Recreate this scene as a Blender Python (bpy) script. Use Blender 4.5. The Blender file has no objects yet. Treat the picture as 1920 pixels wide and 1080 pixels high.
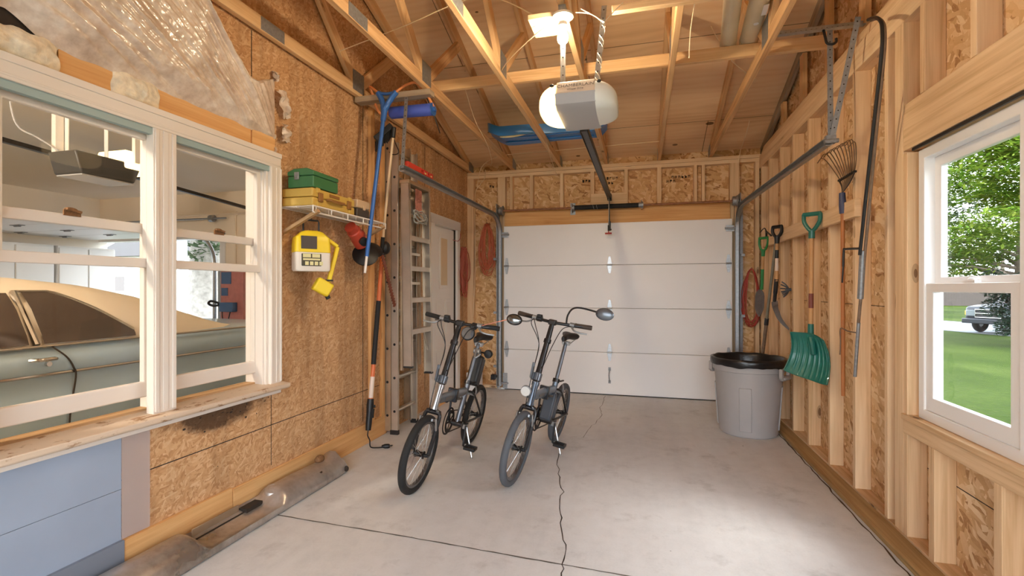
import bpy, bmesh, math, random
from mathutils import Vector, Matrix, noise
random.seed(7)
PI = math.pi
V = Vector
COL = bpy.context.scene.collection

# ------------------------------------------------------------------ materials
def lin(c):
    return c/12.92 if c <= 0.04045 else ((c+0.055)/1.055)**2.4
def rgb(r, g, b):
    return (lin(r/255), lin(g/255), lin(b/255), 1)
MATS = {}
def mat(name, col=(200, 200, 200), rough=0.6, metal=0.0, spec=0.5, var=0.0, vscale=20, bump=0.0, bscale=60,
        emit=None, estr=0.0, coat=0.0, trans=0.0, alpha=1.0, sss=0.0):
    """simple principled material with an optional noise mottling and bump"""
    m = bpy.data.materials.new(name); m.use_nodes = True
    nt = m.node_tree; b = nt.nodes['Principled BSDF']
    c = rgb(*col)
    b.inputs['Base Color'].default_value = c
    b.inputs['Roughness'].default_value = rough
    b.inputs['Metallic'].default_value = metal
    b.inputs['Specular IOR Level'].default_value = spec
    b.inputs['Coat Weight'].default_value = coat
    b.inputs['Transmission Weight'].default_value = trans
    b.inputs['Alpha'].default_value = alpha
    if emit:
        b.inputs['Emission Color'].default_value = rgb(*emit)
        b.inputs['Emission Strength'].default_value = estr
    tc = nt.nodes.new('ShaderNodeNewGeometry')
    n = nt.nodes.new('ShaderNodeTexNoise'); n.inputs['Scale'].default_value = vscale
    n.inputs['Detail'].default_value = 5
    nt.links.new(tc.outputs['Position'], n.inputs['Vector'])
    if var > 0:
        r = nt.nodes.new('ShaderNodeValToRGB')
        r.color_ramp.elements[0].position = 0.3; r.color_ramp.elements[1].position = 0.7
        r.color_ramp.elements[0].color = tuple(max(0, x*(1-var)) for x in c[:3])+(1,)
        r.color_ramp.elements[1].color = tuple(min(1, x*(1+var)) for x in c[:3])+(1,)
        nt.links.new(n.outputs['Fac'], r.inputs['Fac'])
        nt.links.new(r.outputs['Color'], b.inputs['Base Color'])
    if bump > 0:
        n2 = nt.nodes.new('ShaderNodeTexNoise'); n2.inputs['Scale'].default_value = bscale
        n2.inputs['Detail'].default_value = 4
        nt.links.new(tc.outputs['Position'], n2.inputs['Vector'])
        bp = nt.nodes.new('ShaderNodeBump'); bp.inputs['Strength'].default_value = bump
        bp.inputs['Distance'].default_value = 0.004
        nt.links.new(n2.outputs['Fac'], bp.inputs['Height'])
        nt.links.new(bp.outputs['Normal'], b.inputs['Normal'])
    MATS[name] = m
    return m

class NT:
    """small wrapper to write node trees tersely"""
    def __init__(s, name):
        s.m = bpy.data.materials.new(name); s.m.use_nodes = True
        s.t = s.m.node_tree; s.b = s.t.nodes['Principled BSDF']; MATS[name] = s.m
    def n(s, typ, **kw):
        nd = s.t.nodes.new(typ)
        for k, v in kw.items():
            if k in nd.inputs: nd.inputs[k].default_value = v
            else: setattr(nd, k, v)
        return nd
    def l(s, a, b): s.t.links.new(a, b)
    def ramp(s, fac, stops, interp='LINEAR'):
        r = s.n('ShaderNodeValToRGB'); cr = r.color_ramp; cr.interpolation = interp
        while len(cr.elements) < len(stops): cr.elements.new(0.5)
        for e, (p, c) in zip(cr.elements, stops):
            e.position = p; e.color = c if len(c) == 4 else rgb(*c)
        s.l(fac, r.inputs['Fac']); return r.outputs['Color']
    def mix(s, fac, a, b, mode='MIX'):
        x = s.n('ShaderNodeMix', data_type='RGBA', blend_type=mode)
        for sock, v in ((x.inputs[0], fac), (x.inputs[6], a), (x.inputs[7], b)):
            if isinstance(v, (int, float)): sock.default_value = v
            elif isinstance(v, tuple): sock.default_value = v
            else: s.l(v, sock)
        return x.outputs[2]
    def math(s, op, a, b=None, c=None):
        x = s.n('ShaderNodeMath', operation=op)
        for i, v in enumerate((a, b, c)):
            if v is None: continue
            if isinstance(v, (int, float)): x.inputs[i].default_value = v
            else: s.l(v, x.inputs[i])
        return x.outputs[0]
    def mapping(s, vec, scale=(1, 1, 1), rot=(0, 0, 0), loc=(0, 0, 0)):
        x = s.n('ShaderNodeMapping'); x.inputs['Scale'].default_value = scale
        x.inputs['Rotation'].default_value = rot; x.inputs['Location'].default_value = loc
        s.l(vec, x.inputs['Vector']); return x.outputs[0]
    def noise(s, vec, scale, detail=4, rough=0.55, dist=0.0):
        x = s.n('ShaderNodeTexNoise'); x.inputs['Scale'].default_value = scale
        x.inputs['Detail'].default_value = detail; x.inputs['Roughness'].default_value = rough
        x.inputs['Distortion'].default_value = dist
        s.l(vec, x.inputs['Vector']); return x.outputs['Fac']
    def bump(s, h, strength=0.3, dist=0.002):
        x = s.n('ShaderNodeBump'); x.inputs['Strength'].default_value = strength
        x.inputs['Distance'].default_value = dist
        s.l(h, x.inputs['Height']); s.l(x.outputs[0], s.b.inputs['Normal'])

def lumber(name, light, mid, dark, knot=(96, 58, 28), kn=1.0, rough=0.75):
    """sawn timber: grain runs along U of each board's own UVs, knots are scattered along it"""
    t = NT(name)
    uv = t.n('ShaderNodeUVMap').outputs[0]
    oi = t.n('ShaderNodeObjectInfo').outputs['Random']
    warp = t.noise(t.mapping(uv, (2.0, 9, 1)), 1.0, 2)
    g1 = t.noise(t.mapping(uv, (1.1, 42, 1)), 1.0, 5, 0.6, 0.6)
    g2 = t.noise(t.mapping(uv, (0.9, 9, 1)), 1.0, 3, 0.5, 1.5)
    g = t.math('ADD', t.math('MULTIPLY', g1, 0.6), t.math('MULTIPLY', g2, 0.4))
    g = t.math('ADD', g, t.math('MULTIPLY', t.math('SUBTRACT', oi, 0.5), 0.16))
    col = t.ramp(g, [(0.30, dark), (0.47, mid), (0.66, light)])
    vo = t.n('ShaderNodeTexVoronoi', feature='F1'); vo.inputs['Scale'].default_value = 1.0
    wv = t.n('ShaderNodeVectorMath', operation='ADD')
    t.l(t.mapping(uv, (2.6, 7, 1)), wv.inputs[0])
    t.l(t.mapping(warp, (0.12, 0.12, 0)), wv.inputs[1])
    t.l(wv.outputs[0], vo.inputs['Vector'])
    sp = t.n('ShaderNodeSeparateColor'); t.l(vo.outputs['Color'], sp.inputs[0])
    lim = t.math('MULTIPLY', t.math('MAXIMUM', t.math('SUBTRACT', sp.outputs[0], 0.62), 0.0), 0.36*kn)
    lim = t.math('MINIMUM', lim, 0.085)
    k = t.math('LESS_THAN', vo.outputs['Distance'], lim)
    halo = t.math('LESS_THAN', vo.outputs['Distance'], t.math('MULTIPLY', lim, 1.7))
    col = t.mix(t.math('MULTIPLY', halo, 0.35), col, rgb(*knot))
    col = t.mix(t.math('MULTIPLY', k, 0.7), col, rgb(*knot))
    t.l(col, t.b.inputs['Base Color'])
    t.b.inputs['Roughness'].default_value = rough
    t.b.inputs['Specular IOR Level'].default_value = 0.25
    t.bump(g1, 0.15, 0.0015)
    return t.m

def osb(name, axis, pal, size=(13, 46), stain=0.0, mildew=False):
    """flake board on a plane whose normal is axis ('X' or 'Y')"""
    t = NT(name)
    pos = t.n('ShaderNodeNewGeometry').outputs['Position']
    cols = []
    ws = t.n('ShaderNodeTexNoise'); ws.inputs['Scale'].default_value = 9; t.l(pos, ws.inputs['Vector'])
    dd = t.n('ShaderNodeVectorMath', operation='MULTIPLY_ADD')
    t.l(ws.outputs['Color'], dd.inputs[0]); dd.inputs[1].default_value = (0.05, 0.05, 0.05); t.l(pos, dd.inputs[2])
    for i, a in enumerate((15, 72, 128, 165)):
        if axis == 'X':
            v = t.mapping(t.mapping(dd.outputs[0], rot=(math.radians(a), 0, 0)), (0.3, size[0], size[1]), loc=(i*3.1, i*7.7, i*5.3))
        else:
            v = t.mapping(t.mapping(dd.outputs[0], rot=(0, math.radians(a), 0)), (size[0], 0.3, size[1]), loc=(i*3.1, i*7.7, i*5.3))
        vo = t.n('ShaderNodeTexVoronoi'); vo.inputs['Scale'].default_value = 1.0
        t.l(v, vo.inputs['Vector'])
        sp = t.n('ShaderNodeSeparateColor'); t.l(vo.outputs['Color'], sp.inputs[0])
        edge = t.math('SUBTRACT', 1.0, t.math('MULTIPLY', vo.outputs['Distance'], 0.35))
        fib = t.noise(t.mapping(v, (1, 1, 1)), 5.0, 2)
        val = t.math('ADD', t.math('MULTIPLY', sp.outputs[0], 0.8), t.math('MULTIPLY', fib, 0.2))
        cols.append((val, sp.outputs[1], edge))
    val = cols[0][0]; h = cols[0][2]
    for c, th in zip(cols[1:], (0.45, 0.6, 0.72)):
        f = t.math('GREATER_THAN', c[1], th)
        val = t.math('ADD', t.math('MULTIPLY', val, t.math('SUBTRACT', 1.0, f)), t.math('MULTIPLY', c[0], f))
        h = t.math('ADD', t.math('MULTIPLY', h, t.math('SUBTRACT', 1.0, f)), t.math('MULTIPLY', t.math('ADD', c[2], c[0]), f))
    col = t.ramp(val, pal)
    big = t.noise(pos, 2.2, 3)
    col = t.mix(t.math('MULTIPLY', big, 0.28), col, pal[1][1] if len(pal[1][1]) == 4 else rgb(*pal[1][1]), 'MULTIPLY')
    if stain > 0:
        sv = t.noise(t.mapping(pos, (1, 5.0, 0.7)), 1.0, 5, 0.65)
        sm = t.ramp(sv, [(0.48, (0, 0, 0)), (0.74, (255, 255, 255))])
        sm2 = t.math('MULTIPLY', sm, stain)
        col = t.mix(sm2, col, rgb(96, 62, 34))
    if mildew:   # black mould soaked into the board below the old window sill
        sx = t.n('ShaderNodeSeparateXYZ'); t.l(pos, sx.inputs[0])
        dy = t.math('DIVIDE', t.math('ABSOLUTE', t.math('SUBTRACT', sx.outputs[1], 2.2)), 0.42)
        dz = t.math('DIVIDE', t.math('ABSOLUTE', t.math('SUBTRACT', sx.outputs[2], 0.68)), 0.17)
        fall = t.math('SUBTRACT', 1.0, t.math('ADD', t.math('MULTIPLY', dy, dy), t.math('MULTIPLY', dz, dz)))
        mn = t.noise(t.mapping(pos, (1, 7, 11)), 1.0, 6, 0.7)
        mf = t.ramp(t.math('ADD', t.math('MULTIPLY', t.math('MAXIMUM', fall, 0.0), 0.36), t.math('MULTIPLY', mn, 0.62)), [(0.38, (0, 0, 0)), (0.56, (255, 255, 255))])
        mf = t.math('MULTIPLY', mf, t.math('MINIMUM', t.math('MULTIPLY', t.math('MAXIMUM', fall, 0.0), 2.2), 1.0))
        col = t.mix(t.math('MULTIPLY', mf, 0.88), col, rgb(66, 46, 32))
    t.l(col, t.b.inputs['Base Color'])
    t.b.inputs['Roughness'].default_value = 0.7
    t.b.inputs['Specular IOR Level'].default_value = 0.25
    t.bump(h, 0.12, 0.0015)
    return t.m

# ------------------------------------------------------------------ mesh builder
def perp(d):
    d = d.normalized()
    a = V((0, 0, 1)) if abs(d.z) < 0.9 else V((1, 0, 0))
    x = a.cross(d).normalized()
    return x, d.cross(x).normalized()

class MB:
    def __init__(s):
        s.v = []; s.f = []; s.uv = []; s.mi = []; s.cur = 0
    def _add(s, verts, faces, uvs=None):
        o = len(s.v); s.v += [V(p) for p in verts]
        for k, f in enumerate(faces):
            s.f.append([o+i for i in f]); s.mi.append(s.cur)
            s.uv.append(uvs[k] if uvs else [(0.0, 0.0)]*len(f))
        return s
    def m(s, i): s.cur = i; return s
    def obox(s, c, ax, ay, az, L):
        """box at centre c with unit axes ax, ay, az and full sizes L; UVs run along its longest side"""
        c = V(c); h = [x/2 for x in L]
        P = []
        for k in range(8):
            sx, sy, sz = (1 if k & 1 else -1), (1 if k & 2 else -1), (1 if k & 4 else -1)
            P.append(c+ax*(sx*h[0])+ay*(sy*h[1])+az*(sz*h[2]))
        F = [(0, 4, 6, 2), (1, 3, 7, 5), (0, 1, 5, 4), (2, 6, 7, 3), (0, 2, 3, 1), (4, 5, 7, 6)]
        li = max(range(3), key=lambda i: L[i])
        ou, ov = random.uniform(0, 50), random.uniform(0, 50)
        uvs = []
        loc = [((1 if k & 1 else -1)*h[0], (1 if k & 2 else -1)*h[1], (1 if k & 4 else -1)*h[2]) for k in range(8)]
        for fi, f in enumerate(F):
            nax = fi//2
            if nax == li:
                o1, o2 = [i for i in range(3) if i != li]
                uvs.append([(ou+0.15*loc[k][o1], ov+loc[k][o2]) for k in f])
            else:
                o = [i for i in range(3) if i not in (li, nax)][0]
                uvs.append([(ou+loc[k][li], ov+loc[k][o]+fi*0.37) for k in f])
        return s._add(P, F, uvs)
    def box(s, x0, x1, y0, y1, z0, z1):
        return s.obox(((x0+x1)/2, (y0+y1)/2, (z0+z1)/2), V((1, 0, 0)), V((0, 1, 0)), V((0, 0, 1)), (abs(x1-x0), abs(y1-y0), abs(z1-z0)))
    def bar(s, p0, p1, w, t, up=(0, 0, 1)):
        """rectangular bar from p0 to p1; t is its size along up, w across"""
        p0, p1 = V(p0), V(p1); d = p1-p0; L = d.length; d.normalize()
        u = V(up); u = (u-d*u.dot(d)).normalized(); x = u.cross(d)
        return s.obox((p0+p1)/2, d, x, u, (L, w, t))
    def ring(s, c, x, y, r, n, ry=None):
        ry = r if ry is None else ry
        return [c+x*(r*math.cos(2*PI*k/n))+y*(ry*math.sin(2*PI*k/n)) for k in range(n)]
    def loft(s, rings, cap0=True, cap1=True, closed=False):
        n = len(rings[0]); verts = [p for r in rings for p in r]; F = []
        m = len(rings)
        for i in range(m if closed else m-1):
            j = (i+1) % m
            for k in range(n):
                F.append((i*n+k, i*n+(k+1) % n, j*n+(k+1) % n, j*n+k))
        if not closed:
            if cap0: F.append(tuple(reversed(range(n))))
            if cap1: F.append(tuple((m-1)*n+k for k in range(n)))
        return s._add(verts, F)
    def tube(s, pts, r, n=10, closed=False, cap=True):
        pts = [V(p) for p in pts]; m = len(pts)
        rr = r if isinstance(r, (list, tuple)) else [r]*m
        rings = []; x = None
        for i, p in enumerate(pts):
            a = pts[i-1] if (i > 0 or closed) else p
            b = pts[(i+1) % m] if (i < m-1 or closed) else p
            d = (b-a)
            if d.length < 1e-9: d = V((0, 0, 1))
            d.normalize()
            if x is None: x, y = perp(d)
            else:
                x = (x-d*x.dot(d))
                if x.length < 1e-6: x, y = perp(d)
                x.normalize(); y = d.cross(x)
            rings.append(s.ring(p, x, y, rr[i], n))
        return s.loft(rings, cap, cap, closed)
    def cyl(s, p0, p1, r0, r1=None, n=16):
        return s.tube([p0, p1], [r0, r0 if r1 is None else r1], n)
    def lathe(s, prof, c=(0, 0, 0), axis=(0, 0, 1), n=24, closed=False):
        c = V(c); a = V(axis).normalized(); x, y = perp(a)
        return s.loft([s.ring(c+a*z, x, y, max(r, 1e-4), n) for r, z in prof], closed=closed, cap0=not closed, cap1=not closed)
    def torus(s, c, axis, R, r, n=36, k=10, rx=None):
        c = V(c); a = V(axis).normalized(); x, y = perp(a)
        rings = []
        for i in range(n):
            t = 2*PI*i/n; d = x*math.cos(t)+y*math.sin(t)
            rings.append([c+d*(R+r*math.cos(2*PI*j/k))+a*((rx or r)*math.sin(2*PI*j/k)) for j in range(k)])
        return s.loft(rings, closed=True)
    def ell(s, c, r, n=16, m=10, ax=None):
        c = V(c); A = ax or (V((1, 0, 0)), V((0, 1, 0)), V((0, 0, 1)))
        rings = []
        for i in range(m+1):
            t = -PI/2+PI*i/m; q = max(math.cos(t), 1e-3)
            rings.append([c+A[0]*(r[0]*q*math.cos(2*PI*k/n))+A[1]*(r[1]*q*math.sin(2*PI*k/n))+A[2]*(r[2]*math.sin(t)) for k in range(n)])
        return s.loft(rings)
    def frame(s, x0, x1, y0, y1, z0, z1, wl, wr, wb, wt):
        """mitred rectangular frame facing X; wl and wr are the side widths at y0 and y1"""
        outer = [(y0, z0), (y1, z0), (y1, z1), (y0, z1)]; inner = [(y0+wl, z0+wb), (y1-wr, z0+wb), (y1-wr, z1-wt), (y0+wl, z1-wt)]
        return s.loft([[V((x0, *o)), V((x1, *o)), V((x1, *i)), V((x0, *i))] for o, i in zip(outer, inner)], closed=True)
    def prism(s, poly, vec):
        """extrude polygon (3D points) along vec"""
        a = [V(p) for p in poly]; b = [p+V(vec) for p in a]; n = len(a)
        F = [tuple(reversed(range(n))), tuple(range(n, 2*n))]
        F += [(k, (k+1) % n, n+(k+1) % n, n+k) for k in range(n)]
        uvs = []
        for f in F: uvs.append([((a+b)[k].y+(a+b)[k].x, (a+b)[k].z) for k in f])
        return s._add(a+b, F, uvs)
    def grid(s, fn, nu, nv, uvscale=(1, 1)):
        P = [fn(i/nu, j/nv) for j in range(nv+1) for i in range(nu+1)]
        F = []; U = []
        for j in range(nv):
            for i in range(nu):
                k = j*(nu+1)+i
                F.append((k, k+1, k+nu+2, k+nu+1))
                U.append([(i/nu*uvscale[0], j/nv*uvscale[1]), ((i+1)/nu*uvscale[0], j/nv*uvscale[1]), ((i+1)/nu*uvscale[0], (j+1)/nv*uvscale[1]), (i/nu*uvscale[0], (j+1)/nv*uvscale[1])])
        return s._add(P, F, U)
    def xf(s, M):
        s.v = [M @ p for p in s.v]; return s
    def add(s, o):
        k = len(s.v); s.v += o.v; s.f += [[i+k for i in f] for f in o.f]; s.uv += o.uv; s.mi += o.mi; return s

WM = {}
def obj(name, mb, mats, parent=None, local=False, bevel=0.0, smooth=35, label=None, solid=0.0, subd=0, bseg=2):
    """link the builder's geometry as ONE mesh object. Geometry is in world space unless local=True"""
    me = bpy.data.meshes.new(name)
    if parent is None:
        xs = [p.x for p in mb.v]; ys = [p.y for p in mb.v]; zs = [p.z for p in mb.v]
        org = V(((min(xs)+max(xs))/2, (min(ys)+max(ys))/2, min(zs)))
        M = Matrix.Translation(org); inv = M.inverted()
    else:
        M = WM[parent.name]; inv = Matrix.Identity(4) if local else M.inverted()
    me.from_pydata([inv @ p for p in mb.v], [], mb.f)
    ul = me.uv_layers.new(name='UVMap')
    flat = [c for f in mb.uv for c in f]
    for i, c in enumerate(flat): ul.data[i].uv = c
    ml = mats if isinstance(mats, (list, tuple)) else [mats]
    for m in ml: me.materials.append(MATS[m] if isinstance(m, str) else m)
    if len(ml) > 1:
        for p, k in zip(me.polygons, mb.mi): p.material_index = k
    bm = bmesh.new(); bm.from_mesh(me); bmesh.ops.recalc_face_normals(bm, faces=bm.faces); bm.to_mesh(me); bm.free()
    if smooth:
        for p in me.polygons: p.use_smooth = True
        me.set_sharp_from_angle(angle=math.radians(smooth))
    o = bpy.data.objects.new(name, me); COL.objects.link(o)
    if parent is None: o.matrix_world = M
    else: o.parent = parent
    WM[o.name] = M
    if solid:
        md = o.modifiers.new('solid', 'SOLIDIFY'); md.thickness = solid; md.offset = 0
    if bevel:
        md = o.modifiers.new('bevel', 'BEVEL'); md.width = bevel; md.segments = bseg; md.limit_method = 'ANGLE'
        md.angle_limit = math.radians(40)
    if subd:
        md = o.modifiers.new('sub', 'SUBSURF'); md.levels = subd; md.render_levels = subd
    if label: o['label'] = label
    return o
def thing(name, label, cat, loc=(0, 0, 0), M=None, group=None):
    o = bpy.data.objects.new(name, None); COL.objects.link(o); o.empty_display_size = 0.05
    M = M or Matrix.Translation(V(loc)); o.matrix_world = M; WM[o.name] = M
    o['label'] = label; o['category'] = cat
    if group: o['group'] = group
    return o
def tag(o, label, cat, group=None, kind=None):
    o['label'] = label; o['category'] = cat
    if group: o['group'] = group
    if kind: o['kind'] = kind
    return o
def struct(name, mb, mats, label, cat, **kw):
    o = obj(name, mb, mats, **kw); o['kind'] = 'structure'; o['label'] = label; o['category'] = cat
    return o
def copy_tree(src, M, label, group=None):
    """a copy of a thing, its parts and their sub-parts"""
    r = src.copy(); COL.objects.link(r); r.matrix_world = M; WM[r.name] = M; r['label'] = label
    if group: r['group'] = group
    def rec(a, b):
        for ch in list(a.children):
            c = ch.copy(); COL.objects.link(c); c.parent = b; WM[c.name] = M; rec(ch, c)
    rec(src, r)
    return r
def text(name, body, size, M, matn, parent, extrude=0.0006, align='CENTER'):
    cu = bpy.data.curves.new(name, 'FONT'); cu.body = body; cu.size = size; cu.extrude = extrude
    cu.align_x = align; cu.align_y = 'CENTER'; cu.materials.append(MATS[matn])
    tmp = bpy.data.objects.new('text_source', cu); COL.objects.link(tmp)
    dg = bpy.context.evaluated_depsgraph_get(); me = bpy.data.meshes.new_from_object(tmp.evaluated_get(dg))
    bpy.data.objects.remove(tmp); me.name = name
    o = bpy.data.objects.new(name, me); COL.objects.link(o); o.parent = parent
    o.matrix_local = WM[parent.name].inverted() @ M
    WM[o.name] = WM[parent.name]
    return o
def fr(origin, x, y):
    """matrix with columns x, y, x cross y"""
    x = V(x).normalized(); y = V(y).normalized(); z = x.cross(y).normalized(); y = z.cross(x)
    M = Matrix((x, y, z)).transposed().to_4x4(); M.translation = V(origin); return M
def bez(pts, n=8):
    """Catmull-Rom through points"""
    P = [V(p) for p in pts]; out = []
    for i in range(len(P)-1):
        a = P[max(i-1, 0)]; b = P[i]; c = P[i+1]; d = P[min(i+2, len(P)-1)]
        for k in range(n):
            t = k/n
            out.append(0.5*((2*b)+(c-a)*t+(2*a-5*b+4*c-d)*t*t+(3*b-a-3*c+d)*t**3))
    out.append(P[-1]); return out
WORLD, SUN, BULB, NEXTL, EXPO = 5.6, 2.6, 720, 300, 0.5
# ------------------------------------------------------------------ palette
osb('osb_old', 'X', [(0.0, (172, 128, 86)), (0.35, (202, 159, 114)), (0.65, (212, 172, 128)), (1.0, (228, 195, 156))], (27, 95), stain=0.5, mildew=True)
osb('osb_side', 'X', [(0.04, (150, 104, 64)), (0.22, (204, 167, 122)), (0.6, (222, 189, 146)), (0.9, (239, 217, 182))], (12, 40))
osb('osb_end', 'Y', [(0.04, (146, 98, 58)), (0.22, (202, 158, 106)), (0.6, (221, 182, 130)), (0.9, (238, 210, 166))], (11, 36))
lumber('pine', (236, 207, 168), (222, 189, 148), (197, 160, 117))
lumber('pine_truss', (230, 194, 146), (216, 174, 126), (186, 142, 98))
lumber('pine_amber', (230, 184, 126), (216, 164, 106), (188, 132, 78))
lumber('pine_grey', (186, 170, 148), (168, 150, 128), (138, 118, 96))
lumber('wood_treated', (190, 160, 112), (168, 136, 90), (130, 100, 62))
lumber('wood_old_trim', (206, 180, 146), (186, 152, 112), (140, 104, 68))
t = NT('plywood')   # roof decking: broad cathedral grain across the slope, panel seams, knots
uv = t.n('ShaderNodeUVMap').outputs[0]
w = t.noise(t.mapping(uv, (0.7, 3.2, 1)), 1.0, 3, 0.5, 0.6)
wv = t.n('ShaderNodeTexWave', wave_type='BANDS', bands_direction='Y'); wv.inputs['Scale'].default_value = 1.0
wv.inputs['Distortion'].default_value = 16; wv.inputs['Detail'].default_value = 3; wv.inputs['Detail Scale'].default_value = .6
t.l(t.mapping(uv, (0.8, 4.2, 1)), wv.inputs['Vector'])
f = t.noise(t.mapping(uv, (2, 55, 1)), 1.0, 4)
g = t.math('ADD', t.math('ADD', t.math('MULTIPLY', w, 0.6), t.math('MULTIPLY', wv.outputs['Fac'], 0.10)), t.math('MULTIPLY', f, 0.16)); g = t.math('ADD', g, 0.09)
c = t.ramp(g, [(0.30, (220, 180, 136)), (0.5, (238, 202, 158)), (0.75, (245, 216, 178))])
vo = t.n('ShaderNodeTexVoronoi'); vo.inputs['Scale'].default_value = 1.0
t.l(t.mapping(uv, (3.3, 5.2, 1)), vo.inputs['Vector'])
sp = t.n('ShaderNodeSeparateColor'); t.l(vo.outputs['Color'], sp.inputs[0])
lim = t.math('MULTIPLY', t.math('MAXIMUM', t.math('SUBTRACT', sp.outputs[0], 0.5), 0.0), 0.30)
k = t.math('LESS_THAN', vo.outputs['Distance'], lim)
c = t.mix(t.math('MULTIPLY', k, 0.8), c, rgb(88, 52, 28))
br = t.n('ShaderNodeTexBrick', offset=0.5); br.inputs['Scale'].default_value = 1.0
br.inputs['Mortar Size'].default_value = 0.004; br.inputs['Brick Width'].default_value = 2.44; br.inputs['Row Height'].default_value = 1.22
t.l(t.mapping(uv, (1, 1, 1), loc=(0.35, 0.15, 0)), br.inputs['Vector'])
c = t.mix(t.math('MULTIPLY', br.outputs['Fac'], 0.75), c, rgb(60, 38, 22))
t.l(c, t.b.inputs['Base Color']); t.b.inputs['Roughness'].default_value = 0.8; t.b.inputs['Specular IOR Level'].default_value = 0.2
t.bump(g, 0.08, 0.001)

t = NT('concrete')
pos = t.n('ShaderNodeNewGeometry').outputs['Position']
a = t.noise(pos, 1.3, 6, 0.6); b = t.noise(pos, 11, 6, 0.65); d = t.noise(pos, 90, 3)
tr = t.noise(t.mapping(pos, (9, 0.8, 1)), 1.0, 4)     # trowel and tyre streaks
g = t.math('ADD', t.math('ADD', t.math('MULTIPLY', a, 0.42), t.math('MULTIPLY', b, 0.26)), t.math('ADD', t.math('MULTIPLY', d, 0.12), t.math('MULTIPLY', tr, 0.2)))
c = t.ramp(g, [(0.33, (196, 195, 193)), (0.5, (215, 214, 212)), (0.68, (226, 226, 225))])
s1 = t.noise(t.mapping(pos, (3, 3, 3), loc=(4, 2, 0)), 1.0, 5, 0.7)
c = t.mix(t.math('MULTIPLY', t.ramp(s1, [(0.56, (0, 0, 0)), (0.78, (255, 255, 255))]), 0.5), c, rgb(140, 134, 126))
vo = t.n('ShaderNodeTexVoronoi'); vo.inputs['Scale'].default_value = 6; t.l(pos, vo.inputs['Vector'])
sp = t.n('ShaderNodeSeparateColor'); t.l(vo.outputs['Color'], sp.inputs[0])
k = t.math('LESS_THAN', vo.outputs['Distance'], t.math('MULTIPLY', t.math('MAXIMUM', t.math('SUBTRACT', sp.outputs[0], 0.75), 0.0), 0.22))
c = t.mix(t.math('MULTIPLY', k, 0.7), c, rgb(84, 76, 68))
t.l(c, t.b.inputs['Base Color']); t.b.inputs['Roughness'].default_value = 0.62; t.b.inputs['Specular IOR Level'].default_value = 0.35
t.bump(g, 0.15, 0.003)

def peel(name, base, under, amount, rough=0.5):
    """old white paint, worn through to bare wood in flakes"""
    t = NT(name)
    pos = t.n('ShaderNodeNewGeometry').outputs['Position']
    n1 = t.noise(pos, 7, 6, 0.7); n2 = t.noise(t.mapping(pos, (1, 0.25, 1)), 38, 4, 0.6)
    f = t.ramp(t.math('ADD', t.math('MULTIPLY', n1, 0.6), t.math('MULTIPLY', n2, 0.4)), [(amount, (0, 0, 0)), (amount+0.05, (255, 255, 255))])
    v = t.noise(pos, 3, 3)
    c = t.mix(t.math('MULTIPLY', v, 0.18), rgb(*base), rgb(*under))
    c = t.mix(f, c, rgb(*under))
    t.l(c, t.b.inputs['Base Color']); t.b.inputs['Roughness'].default_value = rough
    t.bump(f, 0.2, 0.002)
peel('old_white_paint', (232, 224, 214), (150, 120, 88), 0.66)
peel('sill_paint', (216, 196, 172), (150, 112, 76), 0.55, 0.6)
mat('blue_weatherstrip', (150, 172, 172), 0.5)
mat('white_vinyl', (240, 240, 240), 0.35)
mat('white_door_paint', (232, 228, 222), 0.42, var=0.02, vscale=3)
mat('door_steel', (236, 234, 232), 0.38, var=0.015, vscale=2.5, bump=0.06, bscale=220)
mat('cream_wall', (240, 224, 202), 0.8)
mat('white_ceiling', (240, 232, 220), 0.85)
mat('galvanised', (176, 180, 184), 0.38, metal=0.85, var=0.12, vscale=45)
mat('zinc_dull', (150, 152, 154), 0.5, metal=0.7, var=0.15, vscale=60)
mat('dark_steel', (58, 56, 56), 0.45, metal=0.6, var=0.2)
mat('black_plastic', (22, 22, 24), 0.45)
mat('black_rubber', (26, 26, 27), 0.75)
mat('dark_line', (52, 42, 34), 0.95)
mat('mud_line', (84, 66, 48), .95); mat('crack_grey', (96, 90, 82), 0.95)
mat('roof_shingle', (70, 66, 64), 0.9)
mat('siding', (222, 220, 214), 0.7)
t = NT('glass')
t.b.inputs['Base Color'].default_value = (1, 1, 1, 1)
gl = t.n('ShaderNodeBsdfGlossy', Roughness=0.02); tr = t.n('ShaderNodeBsdfTransparent')
fz = t.n('ShaderNodeFresnel', IOR=1.35); mx = t.n('ShaderNodeMixShader'); bf = t.n('ShaderNodeNewGeometry').outputs['Backfacing']
t.l(t.math('MULTIPLY', fz.outputs[0], t.math('SUBTRACT', 1.0, bf)), mx.inputs[0]); t.l(tr.outputs[0], mx.inputs[1]); t.l(gl.outputs[0], mx.inputs[2])
t.l(mx.outputs[0], t.t.nodes['Material Output'].inputs[0])

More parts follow.
